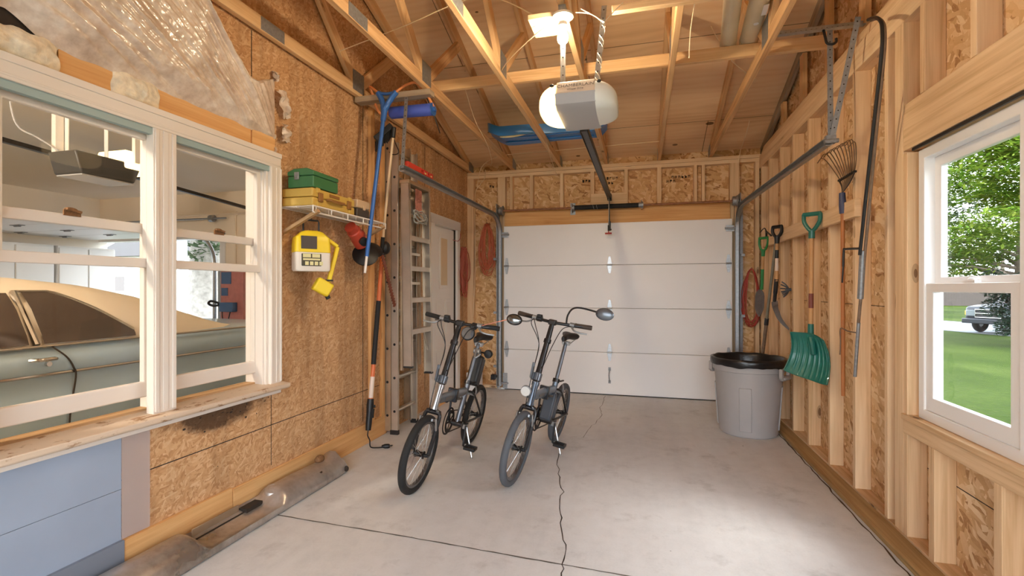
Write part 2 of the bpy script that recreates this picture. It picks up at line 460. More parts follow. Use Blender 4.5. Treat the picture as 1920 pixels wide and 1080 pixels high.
# ------------------------------------------------------------------ setting
XL, XR, XO, YF = -2.29, 1.33, 1.42, 6.22
YB, RIDGE = -1.8, 2.2
def zdeck(y): return 3.03+0.325*((6.2-y) if y > RIDGE else (y-(2*RIDGE-6.2)))
m = MB(); m.box(-2.45, 1.5, YB, 6.6, -0.2, 0)
floor = struct('floor', m, 'concrete', 'grey concrete garage floor slab with a control joint and a long crack', 'floor')
def crackline(pts, w, jag, n=7, seed=1):
    rr = random.Random(seed); P = []
    for i in range(len(pts)-1):
        a, b = V((*pts[i], 0)), V((*pts[i+1], 0)); d = (b-a); nrm = V((-d.y, d.x, 0)).normalized()
        for k in range(n): P.append(a+d*(k/n)+nrm*rr.uniform(-jag, jag))
    P.append(V((*pts[-1], 0)))
    mb = MB(); verts = []; F = []
    for i, p in enumerate(P):
        a = P[max(i-1, 0)]; b = P[min(i+1, len(P)-1)]; d = (b-a).normalized(); nr = V((-d.y, d.x, 0))
        ww = w*rr.uniform(0.5, 1.1)
        verts += [p+nr*ww/2+V((0, 0, .0012)), p-nr*ww/2+V((0, 0, .0012))]
    for i in range(len(P)-1): F.append((2*i, 2*i+1, 2*i+3, 2*i+2))
    mb._add(verts, F); return mb
obj('control_joint', crackline([(-2.27, 2.405), (-1.2, 2.365), (-.37, 2.32), (.3, 2.29), (1.2, 2.25)], 0.010, 0.002, 14, 3), 'crack_grey', floor, smooth=0)
obj('crack', crackline([(-.30, 1.9), (-.335, 2.15), (-.37, 2.32), (-.39, 2.55), (-.47, 2.85), (-.50, 3.15), (-.58, 3.45), (-.645, 3.88)], 0.007, 0.013, 5, 4), 'dark_line', floor, smooth=0)
obj('crack', crackline([(-.50, 4.35), (-.46, 4.75), (-.40, 5.1), (-.45, 5.5), (-.43, 6.1)], 0.005, 0.012, 5, 5), 'crack_grey', floor, smooth=0)
obj('crack', crackline([(1.205, 1.3), (1.2, 2.6), (1.21, 4.9)], 0.012, 0.007, 30, 6), 'mud_line', floor, smooth=0)

# ceiling: the plywood deck on both slopes
m = MB()
for y0, y1 in ((6.75, RIDGE), (RIDGE, -2.3)):
    L = math.hypot(y1-y0, zdeck(y0)-zdeck(y1))
    def fn(u, v, y0=y0, y1=y1): y = y0+(y1-y0)*v; return V((-2.6+4.3*u, y, 3.03+0.325*((6.2-y) if y0 > 3 else (y+1.8))))
    m.m(0).grid(fn, 1, 1, (4.3, L))
    m.m(1).grid(lambda u, v, fn=fn: fn(u, v)+V((0, 0, .05)), 1, 1)
struct('ceiling', m, ['plywood', 'roof_shingle'], 'bare plywood roof decking sloping up from the garage door wall', 'ceiling', smooth=0)

# left wall: old flake board with the twin window and the side door cut out of it
def wallx(m, x0, x1, y0, y1, z0, z1, holes):
    ys = sorted({y0, y1, *[h for hh in holes for h in hh[:2]]})
    for a, b in zip(ys, ys[1:]):
        zs = [(z0, z1)]
        for h in holes:
            if h[0] <= a and h[1] >= b: zs = [(c, d) for p, q in zs for c, d in ((p, min(q, h[2])), (max(p, h[3]), q)) if d > c]
        for c, d in zs: m.box(x0, x1, a, b, c, d)
WH = (1.04, 2.58, 0.70, 2.16); DH = (5.09, 5.79, 0, 2.08)
m = MB(); wallx(m.m(0), XL-.02, XL, YB, 6.4, 0, 2.96, [WH, DH])
gab = [(YB, 2.96), (6.4, 2.96), (6.4, 2.99), (RIDGE, zdeck(RIDGE)), (YB, 3.02)]
m.prism([(XL-.02, y, z) for y, z in gab], (.02, 0, 0))
wallx(m.m(1), XL-.13, XL-.02, YB, 6.4, 0, 2.96, [WH, DH])
wall_left = struct('wall_left', m, ['osb_old', 'cream_wall'], 'old amber flake board wall with a double window', 'wall', smooth=0)
m = MB()
for y in (2.44, 3.66, 4.88): m.box(XL, XL+.0012, y-.003, y+.003, 2.3 if y < 2.6 else 0.2, 2.9)
m.box(XL, XL+.0012, 1.2, 4.0, .455, .46)
m.box(XL, XL+.0012, 2.6, 2.604, .2, .66)
obj('panel_seam', m, 'dark_line', wall_left, smooth=0)
m = MB(); m.box(XL, XL+.022, YB, 2.28, 0, .185)
obj('baseboard', m, 'pine_amber', wall_left, bevel=.003)
m = MB(); m.box(XL, XL+.02, 2.284, 4.02, 0, .175)
obj('baseboard', m, 'pine_amber', wall_left, bevel=.003)
m = MB()   # water stain and mildew under the sill is wear in the board: dark specks
rr = random.Random(5)
for k in range(18):
    y = rr.gauss(2.25, .22); z = .64-abs(rr.gauss(0, .035))
    if 1.83 < y < 2.62: m.ell((XL+.0005, y, z), (.001, rr.uniform(.002, .012), rr.uniform(.002, .006)), 8, 4)
for k in range(60):
    y = rr.uniform(1.85, 4.0); z = rr.uniform(.22, 2.6)
    if z < .66 or y > 2.68: m.ell((XL+.0005, y, z), (.001, .003, .003), 6, 4)
obj('mildew', m, 'dark_line', wall_left)
# narrow board wall studs nailed on the far stretch of the left wall beside the ladders
for y0, y1, z1 in ((3.74, 3.80, 2.9), (3.93, 3.975, 2.75)):
    m = MB(); m.box(XL, XL+.03, y0, y1, 0.17, z1); obj('batten', m, 'pine_amber', wall_left, bevel=.002)

# right wall: new flake board behind open studs
RW = (1.40, 2.925, 0.66, 2.045)
m = MB(); wallx(m.m(0), XO, XO+.012, YB, 6.4, 0, 2.96, [RW])
m.prism([(XO, y, z) for y, z in gab], (.012, 0, 0))
wallx(m.m(1), XO+.012, XO+.05, YB, 6.4, -.3, 2.96, [RW])
m.prism([(XO+.012, y, z) for y, z in gab], (.038, 0, 0))
wall_right = struct('wall_right', m, ['osb_side', 'siding'], 'open stud wall of new pale lumber and flake board', 'wall', smooth=0)
def rstud(name, y0, y1, z0, z1, matn='pine'):
    m = MB(); m.box(XR, XO-.001, y0, y1, z0, z1); obj(name, m, matn, wall_right, bevel=.002)
for yf in (6.16, 5.81, 5.37, 4.95, 4.53, 4.065, 3.63): rstud('stud', yf-.038, yf, .042, 2.73)
rstud('stud', 3.165, 3.203, .042, 2.73); rstud('stud', 3.00, 3.085, .042, 2.73); rstud('trimmer_stud', 2.96, 2.998, .042, 2.035)
for y in (2.72, 2.275, 1.83): rstud('cripple_stud', y, y+.045, .042, .575)
for y in (2.80, 2.42, 1.98, 1.5): rstud('cripple_stud', y, y+.04, 2.292, 2.73)
for y in (1.30, .95, .55, .1, -.35, -.8, -1.25, -1.7): rstud('stud', y, y+.04, .042, 2.73)
m = MB(); m.box(XR, XO-.001, YB, YF, 0, .042); obj('bottom_plate', m, 'pine', wall_right, bevel=.002)
m = MB(); m.box(1.22, XR, YB, 6.1, 0, .03); obj('curb_board', m, 'wood_treated', wall_right, bevel=.004)
m = MB(); m.box(XR, XO-.001, YB, YF, 2.73, 2.81); obj('top_plate', m, 'pine', wall_right, bevel=.002)
m = MB(); m.box(XR, XO-.001, YB, YF, 2.81, 2.88); obj('top_plate', m, 'pine', wall_right, bevel=.002)
m = MB(); m.box(XR, XO-.001, 1.36, 2.998, 2.05, 2.29); obj('window_header', m, 'pine', wall_right, bevel=.003)
m = MB(); m.box(XR-.012, XR+.05, 1.36, 2.998, .648, .662+.014); obj('window_stool', m, 'pine', wall_right, bevel=.003)
m = MB(); m.box(XR-.003, XO-.001, 1.36, 2.998, .575, .647); obj('rough_sill', m, 'pine', wall_right, bevel=.003)
m = MB(); m.bar((1.311, 3.50, 1.84), (1.311, 5.90, 1.84), .038, .115); obj('tool_ledger', m, 'pine', wall_right, bevel=.003)
m = MB(); m.bar((1.31, 5.0, .70), (1.38, 4.62, .60), .03, .07); obj('brace_block', m, 'pine', wall_right, bevel=.003)
m = MB(); m.box(XO-.0015, XO, 1.6, 3.2, .405, .409); m.box(XO-.0015, XO, 3.2, 6.2, 1.22, 1.224); obj('panel_seam', m, 'dark_line', wall_right, smooth=0)

# far wall around the garage door
m = MB()
x0, x1, dz = XL-.02, XO+.01, 2.14
m.m(0).box(x0, -1.75, YF+.09, YF+.1, 0, 2.995); m.box(1.01, x1, YF+.09, YF+.1, 0, 2.995); m.box(-1.75, 1.01, YF+.09, YF+.1, dz, 2.995)
m.m(1).box(x0, -1.75, YF+.1, YF+.13, 0, 3.0); m.box(1.01, x1, YF+.1, YF+.13, 0, 3.0); m.box(-1.75, 1.01, YF+.1, YF+.13, dz, 3.0)
wall_far = struct('wall_far', m, ['osb_end', 'siding'], 'framed far wall of flake board and studs around the garage door', 'wall', smooth=0)
def fstud(name, x0, x1, z0, z1, y0=YF, y1=YF+.089, matn='pine'):
    m = MB(); m.box(x0, x1, y0, y1, z0, z1); obj(name, m, matn, wall_far, bevel=.002)
fstud('top_plate', XL, XO, 2.86, 2.90); fstud('top_plate', XL, XO, 2.815, 2.857)
fstud('bottom_plate', XL, -1.86, 0, .04); fstud('bottom_plate', 1.12, XO, 0, .04)
fstud('corner_stud', XL, -2.20, .04, 2.815); fstud('jack_stud', -1.86, -1.755, .04, 2.815); fstud('jack_stud', 1.01, 1.115, .04, 2.815); fstud('corner_stud', 1.285, XR, .04, 2.815)
for a, b in ((-1.69, -1.655), (-1.42, -1.375), (-1.02, -.975), (-.63, -.58), (-.21, -.165), (.185, .235), (.61, .645), (.70, .735)): fstud('cripple_stud', a, b, 2.37, 2.815)
fstud('door_header', -1.755, 1.01, 2.135, 2.372, YF-.03, YF+.06, 'pine_amber')
fstud('spring_pad', -.62, -.175, 2.372, 2.53, YF-.015, YF+.03)
m = MB()   # mill stamps printed on the flake board
rr = random.Random(3)
mb = MB()
for cx, cz, n in ((-.74, 2.70, 3), (-.47, 2.72, 5), (-.45, 2.66, 3), (.36, 2.69, 6), (.30, 2.64, 3), (-2.0, 2.70, 2)):
    for k in range(n):
        x = cx+k*.038
        mb.box(x, x+.007, YF+.0885, YF+.09, cz, cz+.035); mb.box(x, x+.024, YF+.0885, YF+.09, cz+rr.choice((0, .016, .03)), cz+.006+rr.choice((0, .016, .03)))
        if rr.random() > .5: mb.box(x+.018, x+.024, YF+.0885, YF+.09, cz, cz+.035)
obj('mill_stamp', mb, 'dark_line', wall_far, smooth=0)

# baseboard along the left wall stays with the wall; exterior ground
# ------------------------------------------------------------------ the twin window in the left wall (seen from its outer side)
w1 = MB(); P = w1
def trim(name, x0, x1, y0, y1, z0, z1, mt='old_white_paint', par=None, bv=.004):
    m = MB(); m.box(x0, x1, y0, y1, z0, z1); return obj(name, m, mt, par, bevel=bv)
m = MB()
m.frame(-2.42, -2.25, 1.02, 2.645, .66, 2.195, .17, .09, .06, .095)   # casings and head
m.box(-2.30, -2.255, 1.80, 1.92, .719, 2.101); m.box(-2.418, -2.30, 1.86, 1.918, .719, 2.101)   # mullion
for y0, y1, d in ((1.806, 1.826, -2.248), (1.846, 1.874, -2.250), (1.894, 1.914, -2.248), (2.558, 2.572, -2.246), (2.60, 2.612, -2.246), (2.634, 2.646, -2.243)): m.box(-2.256, d, y0, y1, .735, 2.099)
m.box(-2.252, -2.243, 1.02, 2.645, 2.165, 2.196); m.box(-2.252, -2.247, 1.02, 2.645, 2.112, 2.122)
UN = ((1.19, 1.80, 1.203, 1.858, .058, .052), (1.92, 2.555, 1.922, 2.548, .042, .045))
for a, b, A, B, sl_, sr_ in UN:                                        # stops, stepping inwards
    e0, e1 = (1.19, A+.0005) if a < 1.5 else (B-.0005, 2.556)
    for i, (d, w) in enumerate(((-2.272, .018), (-2.288, .028))):
        if a < 1.5: m.box(-2.419+i*.001, d, 1.189, 1.189+w*.45, .722, 2.101)
        else: m.box(-2.419+i*.001, d, 2.556-w, 2.556, .722, 2.101)
        m.box(-2.419+i*.001, d, a, b, 2.101-w*.5, 2.101)
win1 = struct('window_1', m, 'old_white_paint', 'old white twin sash window looking into the next garage', 'window', bevel=.004)
for a, b, A, B, sl_, sr_ in UN:
    m = MB(); m.box(-2.29, -2.262, a, b, 2.068, 2.10); obj('weatherstrip', m, 'blue_weatherstrip', win1)
    # upper sash: nearest to this room
    m = MB(); m.frame(-2.335, -2.305, A, B, 1.43, 2.085, sl_, sr_, .045, .04)
    s = obj('upper_sash', m, 'old_white_paint', win1, bevel=.004)
    m = MB(); m.box(-2.322, -2.319, A+sl_, B-sr_, 1.475, 2.045); obj('pane', m, 'glass', s)
    # lower sash: on the far side, raised a hand's breadth
    m = MB(); m.frame(-2.375, -2.343, A, B, .80, 1.645, sl_-.01, sr_-.018, .075, .045)
    s = obj('lower_sash', m, 'old_white_paint', win1, bevel=.004)
    m = MB(); m.box(-2.361, -2.358, A+sl_-.01, B-sr_+.018, .875, 1.60); obj('pane', m, 'glass', s)
    m = MB(); c = (a+b)/2+.02   # sash lock, rusted
    m.box(-2.345, -2.338, c-.035, c+.03, 1.638, 1.662); m.ell((-2.337, c-.01, 1.664), (.010, .026, .010)); m.bar((-2.33, c-.03, 1.666), (-2.33, c+.025, 1.656), .012, .01)
    obj('sash_lock', m, 'rust', s) if 'rust' in MATS else obj('sash_lock', m, mat('rust', (134, 96, 62), .8, .3, var=.3, vscale=90), s)
m = MB()
m.prism([(-2.42, .98, .736), (-2.42, .98, .705), (-2.205, .98, .69), (-2.195, .98, .70), (-2.195, .98, .722), (-2.25, .98, .728)], (0, 1.685, 0))
obj('sill', m, 'sill_paint', win1, bevel=.004)
m = MB(); m.box(-2.42, -2.345, 1.19, 2.555, .726, .742); obj('bare_stool', m, 'wood_old_trim', win1)
m = MB(); m.box(-2.287, -2.268, 1.0, 2.66, .655, .693); obj('apron', m, 'old_white_paint', win1, bevel=.003)

# ------------------------------------------------------------------ white vinyl window in the right wall
z0, z1 = .676, 2.03
m = MB()
for a, b in ((2.185, 2.918), (1.42, 2.165)): m.frame(1.36, 1.44, a, b, z0, z1, .05, .05, .05, .05)
m.box(1.362, 1.438, 2.1655, 2.1845, z0, z1)
win2 = struct('window_2', m, 'white_vinyl', 'new white vinyl twin sash window onto the lawn', 'window', bevel=.004)
for a, b in ((2.185, 2.918), (1.42, 2.165)):
    m = MB(); A, B = a+.05, b-.05; m.frame(1.405, 1.435, A, B, 1.34, z1-.05, .05, .05, .045, .05)
    s = obj('upper_sash', m, 'white_vinyl', win2, bevel=.004)
    m = MB(); m.box(1.418, 1.421, A+.05, B-.05, 1.385, z1-.1); obj('pane', m, 'glass', s)
    m = MB(); m.frame(1.368, 1.402, A, B, z0+.05, 1.355, .06, .06, .07, .043)
    s = obj('lower_sash', m, 'white_vinyl', win2, bevel=.004)
    m = MB(); m.box(1.384, 1.387, A+.06, B-.06, z0+.12, 1.312); obj('pane', m, 'glass', s)
    c = (a+b)/2
    m = MB(); m.box(1.374, 1.398, c-.04, c+.04, 1.355, 1.366); m.ell((1.388, c, 1.37), (.01, .03, .008)); obj('sash_latch', m, 'white_vinyl', s)
m = MB(); m.box(1.335, 1.345, 1.40, 2.925, 2.033, 2.047); obj('foam_gap', m, 'dark_steel', win2)

# ------------------------------------------------------------------ side door in the left wall, far end
m = MB()
m.box(-2.40, -2.262, 5.0, 5.095, 0, 2.13); m.box(-2.40, -2.262, 5.785, 5.88, 0, 2.13); m.box(-2.40, -2.258, 4.98, 5.89, 2.07, 2.18)
door1 = struct('door_1', m, 'white_door_paint', 'white side door in white casing behind the ladders', 'door', bevel=.006)
m = MB(); m.box(-2.345, -2.305, 5.10, 5.765, .03, 2.06)
for y0, y1, q0, q1 in ((5.17, 5.38, .2, .62), (5.47, 5.68, .2, .62), (5.17, 5.38, .74, 1.2), (5.47, 5.68, .74, 1.2)):
    m.box(-2.305, -2.298, y0, y1, q0, q1); m.box(-2.298, -2.294, y0+.035, y1-.035, q0+.035, q1-.035)
m.box(-2.305, -2.296, 5.3, 5.56, 1.33, 1.97)
leaf = obj('door_leaf', m, 'white_door_paint', door1, bevel=.004)
m = MB(); m.box(-2.296, -2.294, 5.335, 5.525, 1.37, 1.93); obj('door_light', m, mat('warm_pane', (226, 204, 168), .2), leaf)
m = MB(); m.cyl((-2.30, 5.16, .98), (-2.25, 5.16, .98), .012); m.ell((-2.24, 5.16, .98), (.022, .027, .027)); obj('door_knob', m, 'zinc_dull', leaf)
m = MB(); m.box(-2.34, -2.29, 5.765, 5.784, 0.03, 2.07); obj('gap_shade', m, 'dark_line', door1)  # dark strip painting the shaded gap between leaf and casing
m = MB(); m.box(-2.40, -2.20, 5.0, 5.88, 0, .03); obj('threshold', m, 'pine_amber', door1, bevel=.003)

# ------------------------------------------------------------------ overhead garage door: four panels, hinges, seal
m = MB(); m.box(-1.75, 1.02, 6.165, 6.185, .001, .0125); m.box(-1.755, 1.025, 6.1955, 6.203, .004, 2.15)  # the tall sheet is an added backing that blocks light between panels
door2 = struct('door_2', m, 'black_rubber', 'white four panel overhead garage door in the far wall', 'door')
zz = [.012, .535, 1.085, 1.625, 2.15]
for a, b in zip(zz, zz[1:]):
    m = MB(); m.box(-1.755, 1.025, 6.15, 6.195, a+.0015, b-.0015); obj('door_panel', m, 'door_steel', door2, bevel=.004)
def hinge(x, z, y=6.147, h=.105, w=.055):
    m = MB()
    m.prism([(x-.012, y, z-h), (x+.012, y, z-h), (x+w/2, y, z-.02), (x+w/2, y, z+.02), (x+.012, y, z+h), (x-.012, y, z+h), (x-w/2, y, z+.02), (x-w/2, y, z-.02)], (0, .004, 0))
    m.cyl((x-w/2-.004, y-.008, z), (x+w/2+.004, y-.008, z), .011, n=10); m.box(x-.014, x+.014, y-.006, y, z-.05, z+.05)
    obj('hinge', m, 'galvanised', door2, bevel=.0015)
for z in zz[1:4]:
    hinge(-1.715, z); hinge(-.385, z); hinge(.985, z)
for x in (-1.735, 1.0):
    m = MB(); m.box(x-.045, x+.045, 6.14, 6.15, 2.0, 2.07); m.cyl((x-.06, 6.12, 2.035), (x+.06, 6.12, 2.035), .012); m.box(x-.03, x+.03, 6.115, 6.142, 2.015, 2.055)
    obj('top_bracket', m, 'galvanised', door2, bevel=.002)
    m = MB(); m.box(x-.03, x+.03, 6.14, 6.15, .02, .22); m.cyl((x-.05, 6.12, .09), (x+.05, 6.12, .09), .012); obj('bottom_bracket', m, 'galvanised', door2, bevel=.002)
m = MB(); m.tube(bez([(-.385, 6.145, .33), (-.385, 6.11, .32), (-.39, 6.105, .26), (-.385, 6.11, .19), (-.385, 6.145, .175)]), .007); m.box(-.40, -.37, 6.143, 6.15, .31, .35); m.box(-.40, -.37, 6.143, 6.15, .15, .19)
obj('lift_handle', m, 'zinc_dull', door2)
# ------------------------------------------------------------------ exposed header, insulation and plastic above the left window
m = MB(); m.box(XL, XL+.016, 1.42, 2.42, 2.19, 2.30); obj('exposed_header', m, 'pine_amber', wall_left, bevel=.002)
m = MB(); m.box(XL, XL+.016, 2.43, 2.62, 2.19, 2.30); obj('exposed_header', m, 'pine_amber', wall_left, bevel=.002)
m = MB(); m.box(XL, XL+.004, .6, 1.42, 2.19, 2.40); obj('cavity_shade', m, 'dark_line', wall_left)  # flat dark sheet standing for the shade inside the open cavity
mat('insulation', (232, 220, 196), .95, var=.18, vscale=30, bump=.8, bscale=90)
def fluff(y0, y1, z0, z1, d, seed):
    def fn(u, v):
        y = y0+(y1-y0)*u; z = z0+(z1-z0)*v
        e = max(0, math.sin(PI*u))**.5*max(0, math.sin(PI*v))**.5
        n = noise.fractal(V((y*14, z*14, seed)), 1, 2, 4)
        return V((XL+.016+e*d*(1+.6*n), y+.012*noise.noise(V((y*20, z*20, 3))), z+.02*noise.noise(V((y*17, z*9, seed)))))
    m = MB(); m.grid(fn, 50, 20); return m
o = obj('insulation_tuft', fluff(.95, 1.42, 2.19, 2.31, .05, 1), 'insulation', wall_left, smooth=180)
o = obj('insulation_tuft', fluff(1.62, 1.84, 2.19, 2.315, .03, 5), 'insulation', wall_left, smooth=180)
t = NT('plastic_film')
pos = t.n('ShaderNodeNewGeometry').outputs['Position']
a = t.noise(pos, 5, 5, .65); b = t.noise(pos, 26, 4, .6)
c = t.ramp(t.math('ADD', t.math('MULTIPLY', a, .6), t.math('MULTIPLY', b, .4)), [(.34, (186, 164, 144)), (.5, (216, 198, 180)), (.64, (238, 226, 212))])
t.l(c, t.b.inputs['Base Color']); t.b.inputs['Roughness'].default_value = .28; t.b.inputs['Coat Weight'].default_value = .6
t.b.inputs['Coat Roughness'].default_value = .12; t.b.inputs['Specular IOR Level'].default_value = .7
def ridged(p, f):
    n = noise.noise(p*f); return 1-2*abs(n)
def top(y):
    if y < 2.05: return 2.985
    if y < 2.38: return 2.985-((y-2.05)/.33)**.75*.37
    if y < 2.45: return 2.615-(y-2.38)/.07*.02
    return 2.595+(y-2.45)*.5
def film(u, v):
    y = .55+(2.615-.55)*u; zb = 2.29+.075*max(0, min(1, (1.40-y)/.15))+.012*noise.noise(V((y*9, 0, 1))); zt = top(y)+.010*noise.noise(V((y*11, 4, 1)))
    z = zb+(zt-zb)*v
    # tight folds fan out from low on the right towards the upper left
    dy, dz = 2.95-y, z-1.9
    ang = math.atan2(dz, dy); r = math.hypot(dy, dz)
    wob = .25*noise.noise(V((y*2.3, z*2.3, 4)))
    w = .028*ridged(V((ang*11+wob, r*.35, 2)), 1)+.018*ridged(V((ang*27+wob*2, r*.6, 7)), 1)+.010*ridged(V((ang*60, r*1.6, 3)), 1)+.005*noise.noise(V((y*17, z*19, 1)))+.003*noise.noise(V((y*45, z*45, 1)))
    e = min(1, 7*v, 9*(1-v)+.12, 9*(1-u)+.06)
    bulge = .055*math.sin(PI*min(1, v*.9+.08))*(1 if y < 2.0 else max(.12, 1-(y-2.0)*2.2))
    return V((XL+.012+max(0, e*(bulge+w+.016)), y, z))
m = MB(); m.grid(film, 320, 150)
fl = obj('plastic_sheet', m, 'plastic_film', None, smooth=180)
tag(fl, 'wrinkled plastic sheeting over insulation above the old double window', 'plastic sheet')
def flap(y, z, a, b, seed):
    def fn(u, v):
        n = noise.fractal(V((u*3, v*3, seed)), 1, 2, 3)
        return V((XL+.03+.03*n+.02*math.sin(3*u+seed), y+a[0]*(u-.5)+b[0]*(v-.5)+.02*n, z+a[1]*(u-.5)+b[1]*(v-.5)+.02*noise.noise(V((u*4, v*4, seed+9)))))
    mm = MB(); mm.grid(fn, 14, 14); return mm
for k, (y, z, a, b) in enumerate(((2.675, 2.53, (.06, -.16), (.06, .03)), (2.70, 2.35, (.10, .02), (-.02, .11)), (2.612, 2.69, (.035, .02), (-.02, .05)))):
    obj('torn_flap', flap(y, z, a, b, k), 'plastic_film', fl, smooth=180)
m = MB(); m.grid(lambda u, v: V((XL+.012+.01*math.sin(9*v), 2.605+.02*u+.006*math.sin(7*v), 2.2+.12*v)), 6, 14); obj('torn_strip', m, 'plastic_film', fl, smooth=180)

# blue-grey painted panel left on the wall below the window, with an added see-through strip ghosting its edge
mat('slate_blue_paint', (152, 166, 186), .55, var=.05, vscale=4)
mat('slate_grey_paint', (122, 130, 144), .55)
m = MB(); m.box(XL, XL+.008, -.6, 1.672, .42, .70); m.box(XL, XL+.0075, -.6, 1.672, .1, .4185)
pp = obj('painted_panel', m, 'slate_blue_paint', None, bevel=.001)
tag(pp, 'slate blue painted panel on the lower wall under the left window', 'wall panel')
m = MB(); m.box(XL+.022, XL+.026, -.6, 1.672, 0, .186); m.box(XL, XL+.026, -.6, 1.672, .186, .19); obj('base_strip', m, 'slate_grey_paint', pp)
t = NT('ghost_blend')
tr = t.n('ShaderNodeBsdfTransparent'); mx = t.n('ShaderNodeMixShader'); mx.inputs[0].default_value = .38
t.b.inputs['Base Color'].default_value = rgb(206, 196, 196); t.b.inputs['Roughness'].default_value = .4
t.l(tr.outputs[0], mx.inputs[1]); t.l(t.b.outputs[0], mx.inputs[2]); t.l(mx.outputs[0], t.t.nodes['Material Output'].inputs[0])
m = MB(); m.box(XL+.0085, XL+.0095, 1.672, 1.803, .19, .655); obj('ghost_strip', m, 'ghost_blend', pp)

# ------------------------------------------------------------------ roof trusses
NPL = 'zinc_dull'
def truss(x, label, gable=False, up=True):
    t = thing('roof_truss', label, 'roof truss', (x, RIDGE, 2.90), group='roof trusses')
    w = .038; mt = 'pine_truss'
    m = MB(); m.box(x-w/2, x+w/2, YB+.03, 6.27, 2.90, 2.989); obj('bottom_chord', m, mt, t, bevel=.003)
    s = math.hypot(1, .325); dn = .0445*s
    for y0, y1 in ((6.7, RIDGE), (-2.28, RIDGE)):
        e = .001
        m = MB(); m.bar((x, y0, zdeck(y0)-dn-e), (x, y1, zdeck(y1)-dn-e), w, .089); obj('top_chord', m, mt, t, bevel=.003)
    J = 3.5
    if gable:
        ys = [5.4, 4.75, 4.1] if gable == 'R' else []
    for sg in (1, -1):
        j = RIDGE+sg*(J-RIDGE)
        ztop = zdeck(RIDGE)-.09
        m = MB(); m.bar((x, j-sg*.03, 2.985), (x, RIDGE+sg*.03, ztop-.02), w-.002, .085, up=(0, 1, 0)); obj('web', m, mt, t, bevel=.003)
        yb = RIDGE+sg*2.02
        m = MB(); m.bar((x, j+sg*.03, 2.985), (x, yb, zdeck(yb)-.093), w-.002, .085, up=(0, 1, 0)); obj('web', m, mt, t, bevel=.003)
        for y0, y1, z0, z1 in ((j-.08, j+.08, 2.93, 3.09), (RIDGE+sg*4.05-.13, RIDGE+sg*4.05+.05, 2.91, 3.03)):
            if sg < 0: continue
            for q in (-1, 1):
                xx = x+q*(w/2+.0008)
                if x < -2.2 and q < 0: continue
                m = MB(); m.box(xx-.0008, xx+.0008, y0, y1, z0, z1); obj('nail_plate', m, NPL, t)
    for q in (-1, 1):
        if x < -2.2 and q < 0: continue
        xx = x+q*(w/2+.0008)
        m = MB(); m.box(xx-.0008, xx+.0008, 2.45, 2.65, 2.905, 2.985); obj('nail_plate', m, NPL, t)
    return t
TX = [-1.645, -1.02, -.43, .21, .80]
truss(-2.249, 'roof truss flat against the left wall above the window')
for x, l in zip(TX, ('roof truss crossing above the blue roof rake', 'roof truss crossing over the left end of the blue sled', 'roof truss straight above the door opener',
                     'roof truss between the opener and the pale tubes', 'roof truss beneath the pair of pale tubes')):
    truss(x, l)
def gable_right(x):
    t = thing('roof_truss', 'end roof truss with upright webs on the right stud wall', 'roof truss', (x, RIDGE, 2.88), group='roof trusses')
    m = MB(); m.box(x-.019, x+.019, YB+.03, 6.27, 2.88, 2.969); obj('bottom_chord', m, 'pine', t, bevel=.003)
    for y0, y1 in ((6.7, RIDGE), (-2.28, RIDGE)):
        m = MB(); m.bar((x, y0, zdeck(y0)-.049), (x, y1, zdeck(y1)-.049), .038, .089); obj('top_chord', m, 'pine_grey', t, bevel=.003)
    for y in (5.35, 4.74, 4.13, 3.52, 2.91, 1.5, .9, .3, -.3):
        m = MB(); m.box(x-.018, x+.018, y, y+.089, 2.97, zdeck(y+(.089 if y > RIDGE else 0))-.09); obj('web', m, 'pine_truss', t, bevel=.002)
gable_right(1.375)

# timbers lying across the trusses
m = MB(); m.box(-1.72, 1.30, 3.78, 3.819, 2.9895, 3.078)
tag(obj('cross_beam', m, 'pine_truss', None, bevel=.004), 'long timber lying across the truss chords behind the opener', 'beam')
m = MB(); m.bar((-2.265, 3.545, 2.875), (-1.60, 3.545, 2.875), .09, .045)
tag(obj('short_board', m, 'pine_grey', None, bevel=.003), 'short grey board under the chords beside the blue roof rake', 'board')
m = MB(); m.box(-.16, .62, 2.74, 2.778, 2.862, 2.899)
tag(obj('opener_board', m, 'pine', None, bevel=.003), 'board nailed under the trusses above the opener straps', 'board')
m = MB(); m.box(-.63, -.47, 2.71, 2.92, 2.868, 2.899)
tag(obj('fixture_board', m, 'pine', None, bevel=.003), 'short square board beside the bare bulb', 'board')

# ------------------------------------------------------------------ bare bulb
mat('porcelain', (244, 238, 226), .25)
mat('bulb_glow', (255, 236, 200), .3, emit=(255, 230, 192), estr=BULB)
lb = thing('bulb_fixture', 'bare glowing bulb in a white porcelain lampholder under the trusses', 'light fixture', (-.425, 2.70, 2.84))
bx, by = -.425, 2.69
m = MB(); m.lathe([(.03, 2.862), (.058, 2.855), (.058, 2.842), (.035, 2.826), (.024, 2.815), (.024, 2.795), (.018, 2.79)], (bx, by, 0)); obj('lampholder', m, 'porcelain', lb)
m = MB(); m.lathe([(.001, 2.693), (.014, 2.696), (.026, 2.708), (.030, 2.724), (.028, 2.742), (.018, 2.765), (.013, 2.782), (.013, 2.796)], (bx, by, 0), n=20); obj('bulb', m, 'bulb_glow', lb, smooth=180)
m = MB(); m.box(bx-.02, bx+.02, by-.03, by+.03, 2.86, 2.899); obj('junction_box', m, 'zinc_dull', lb)

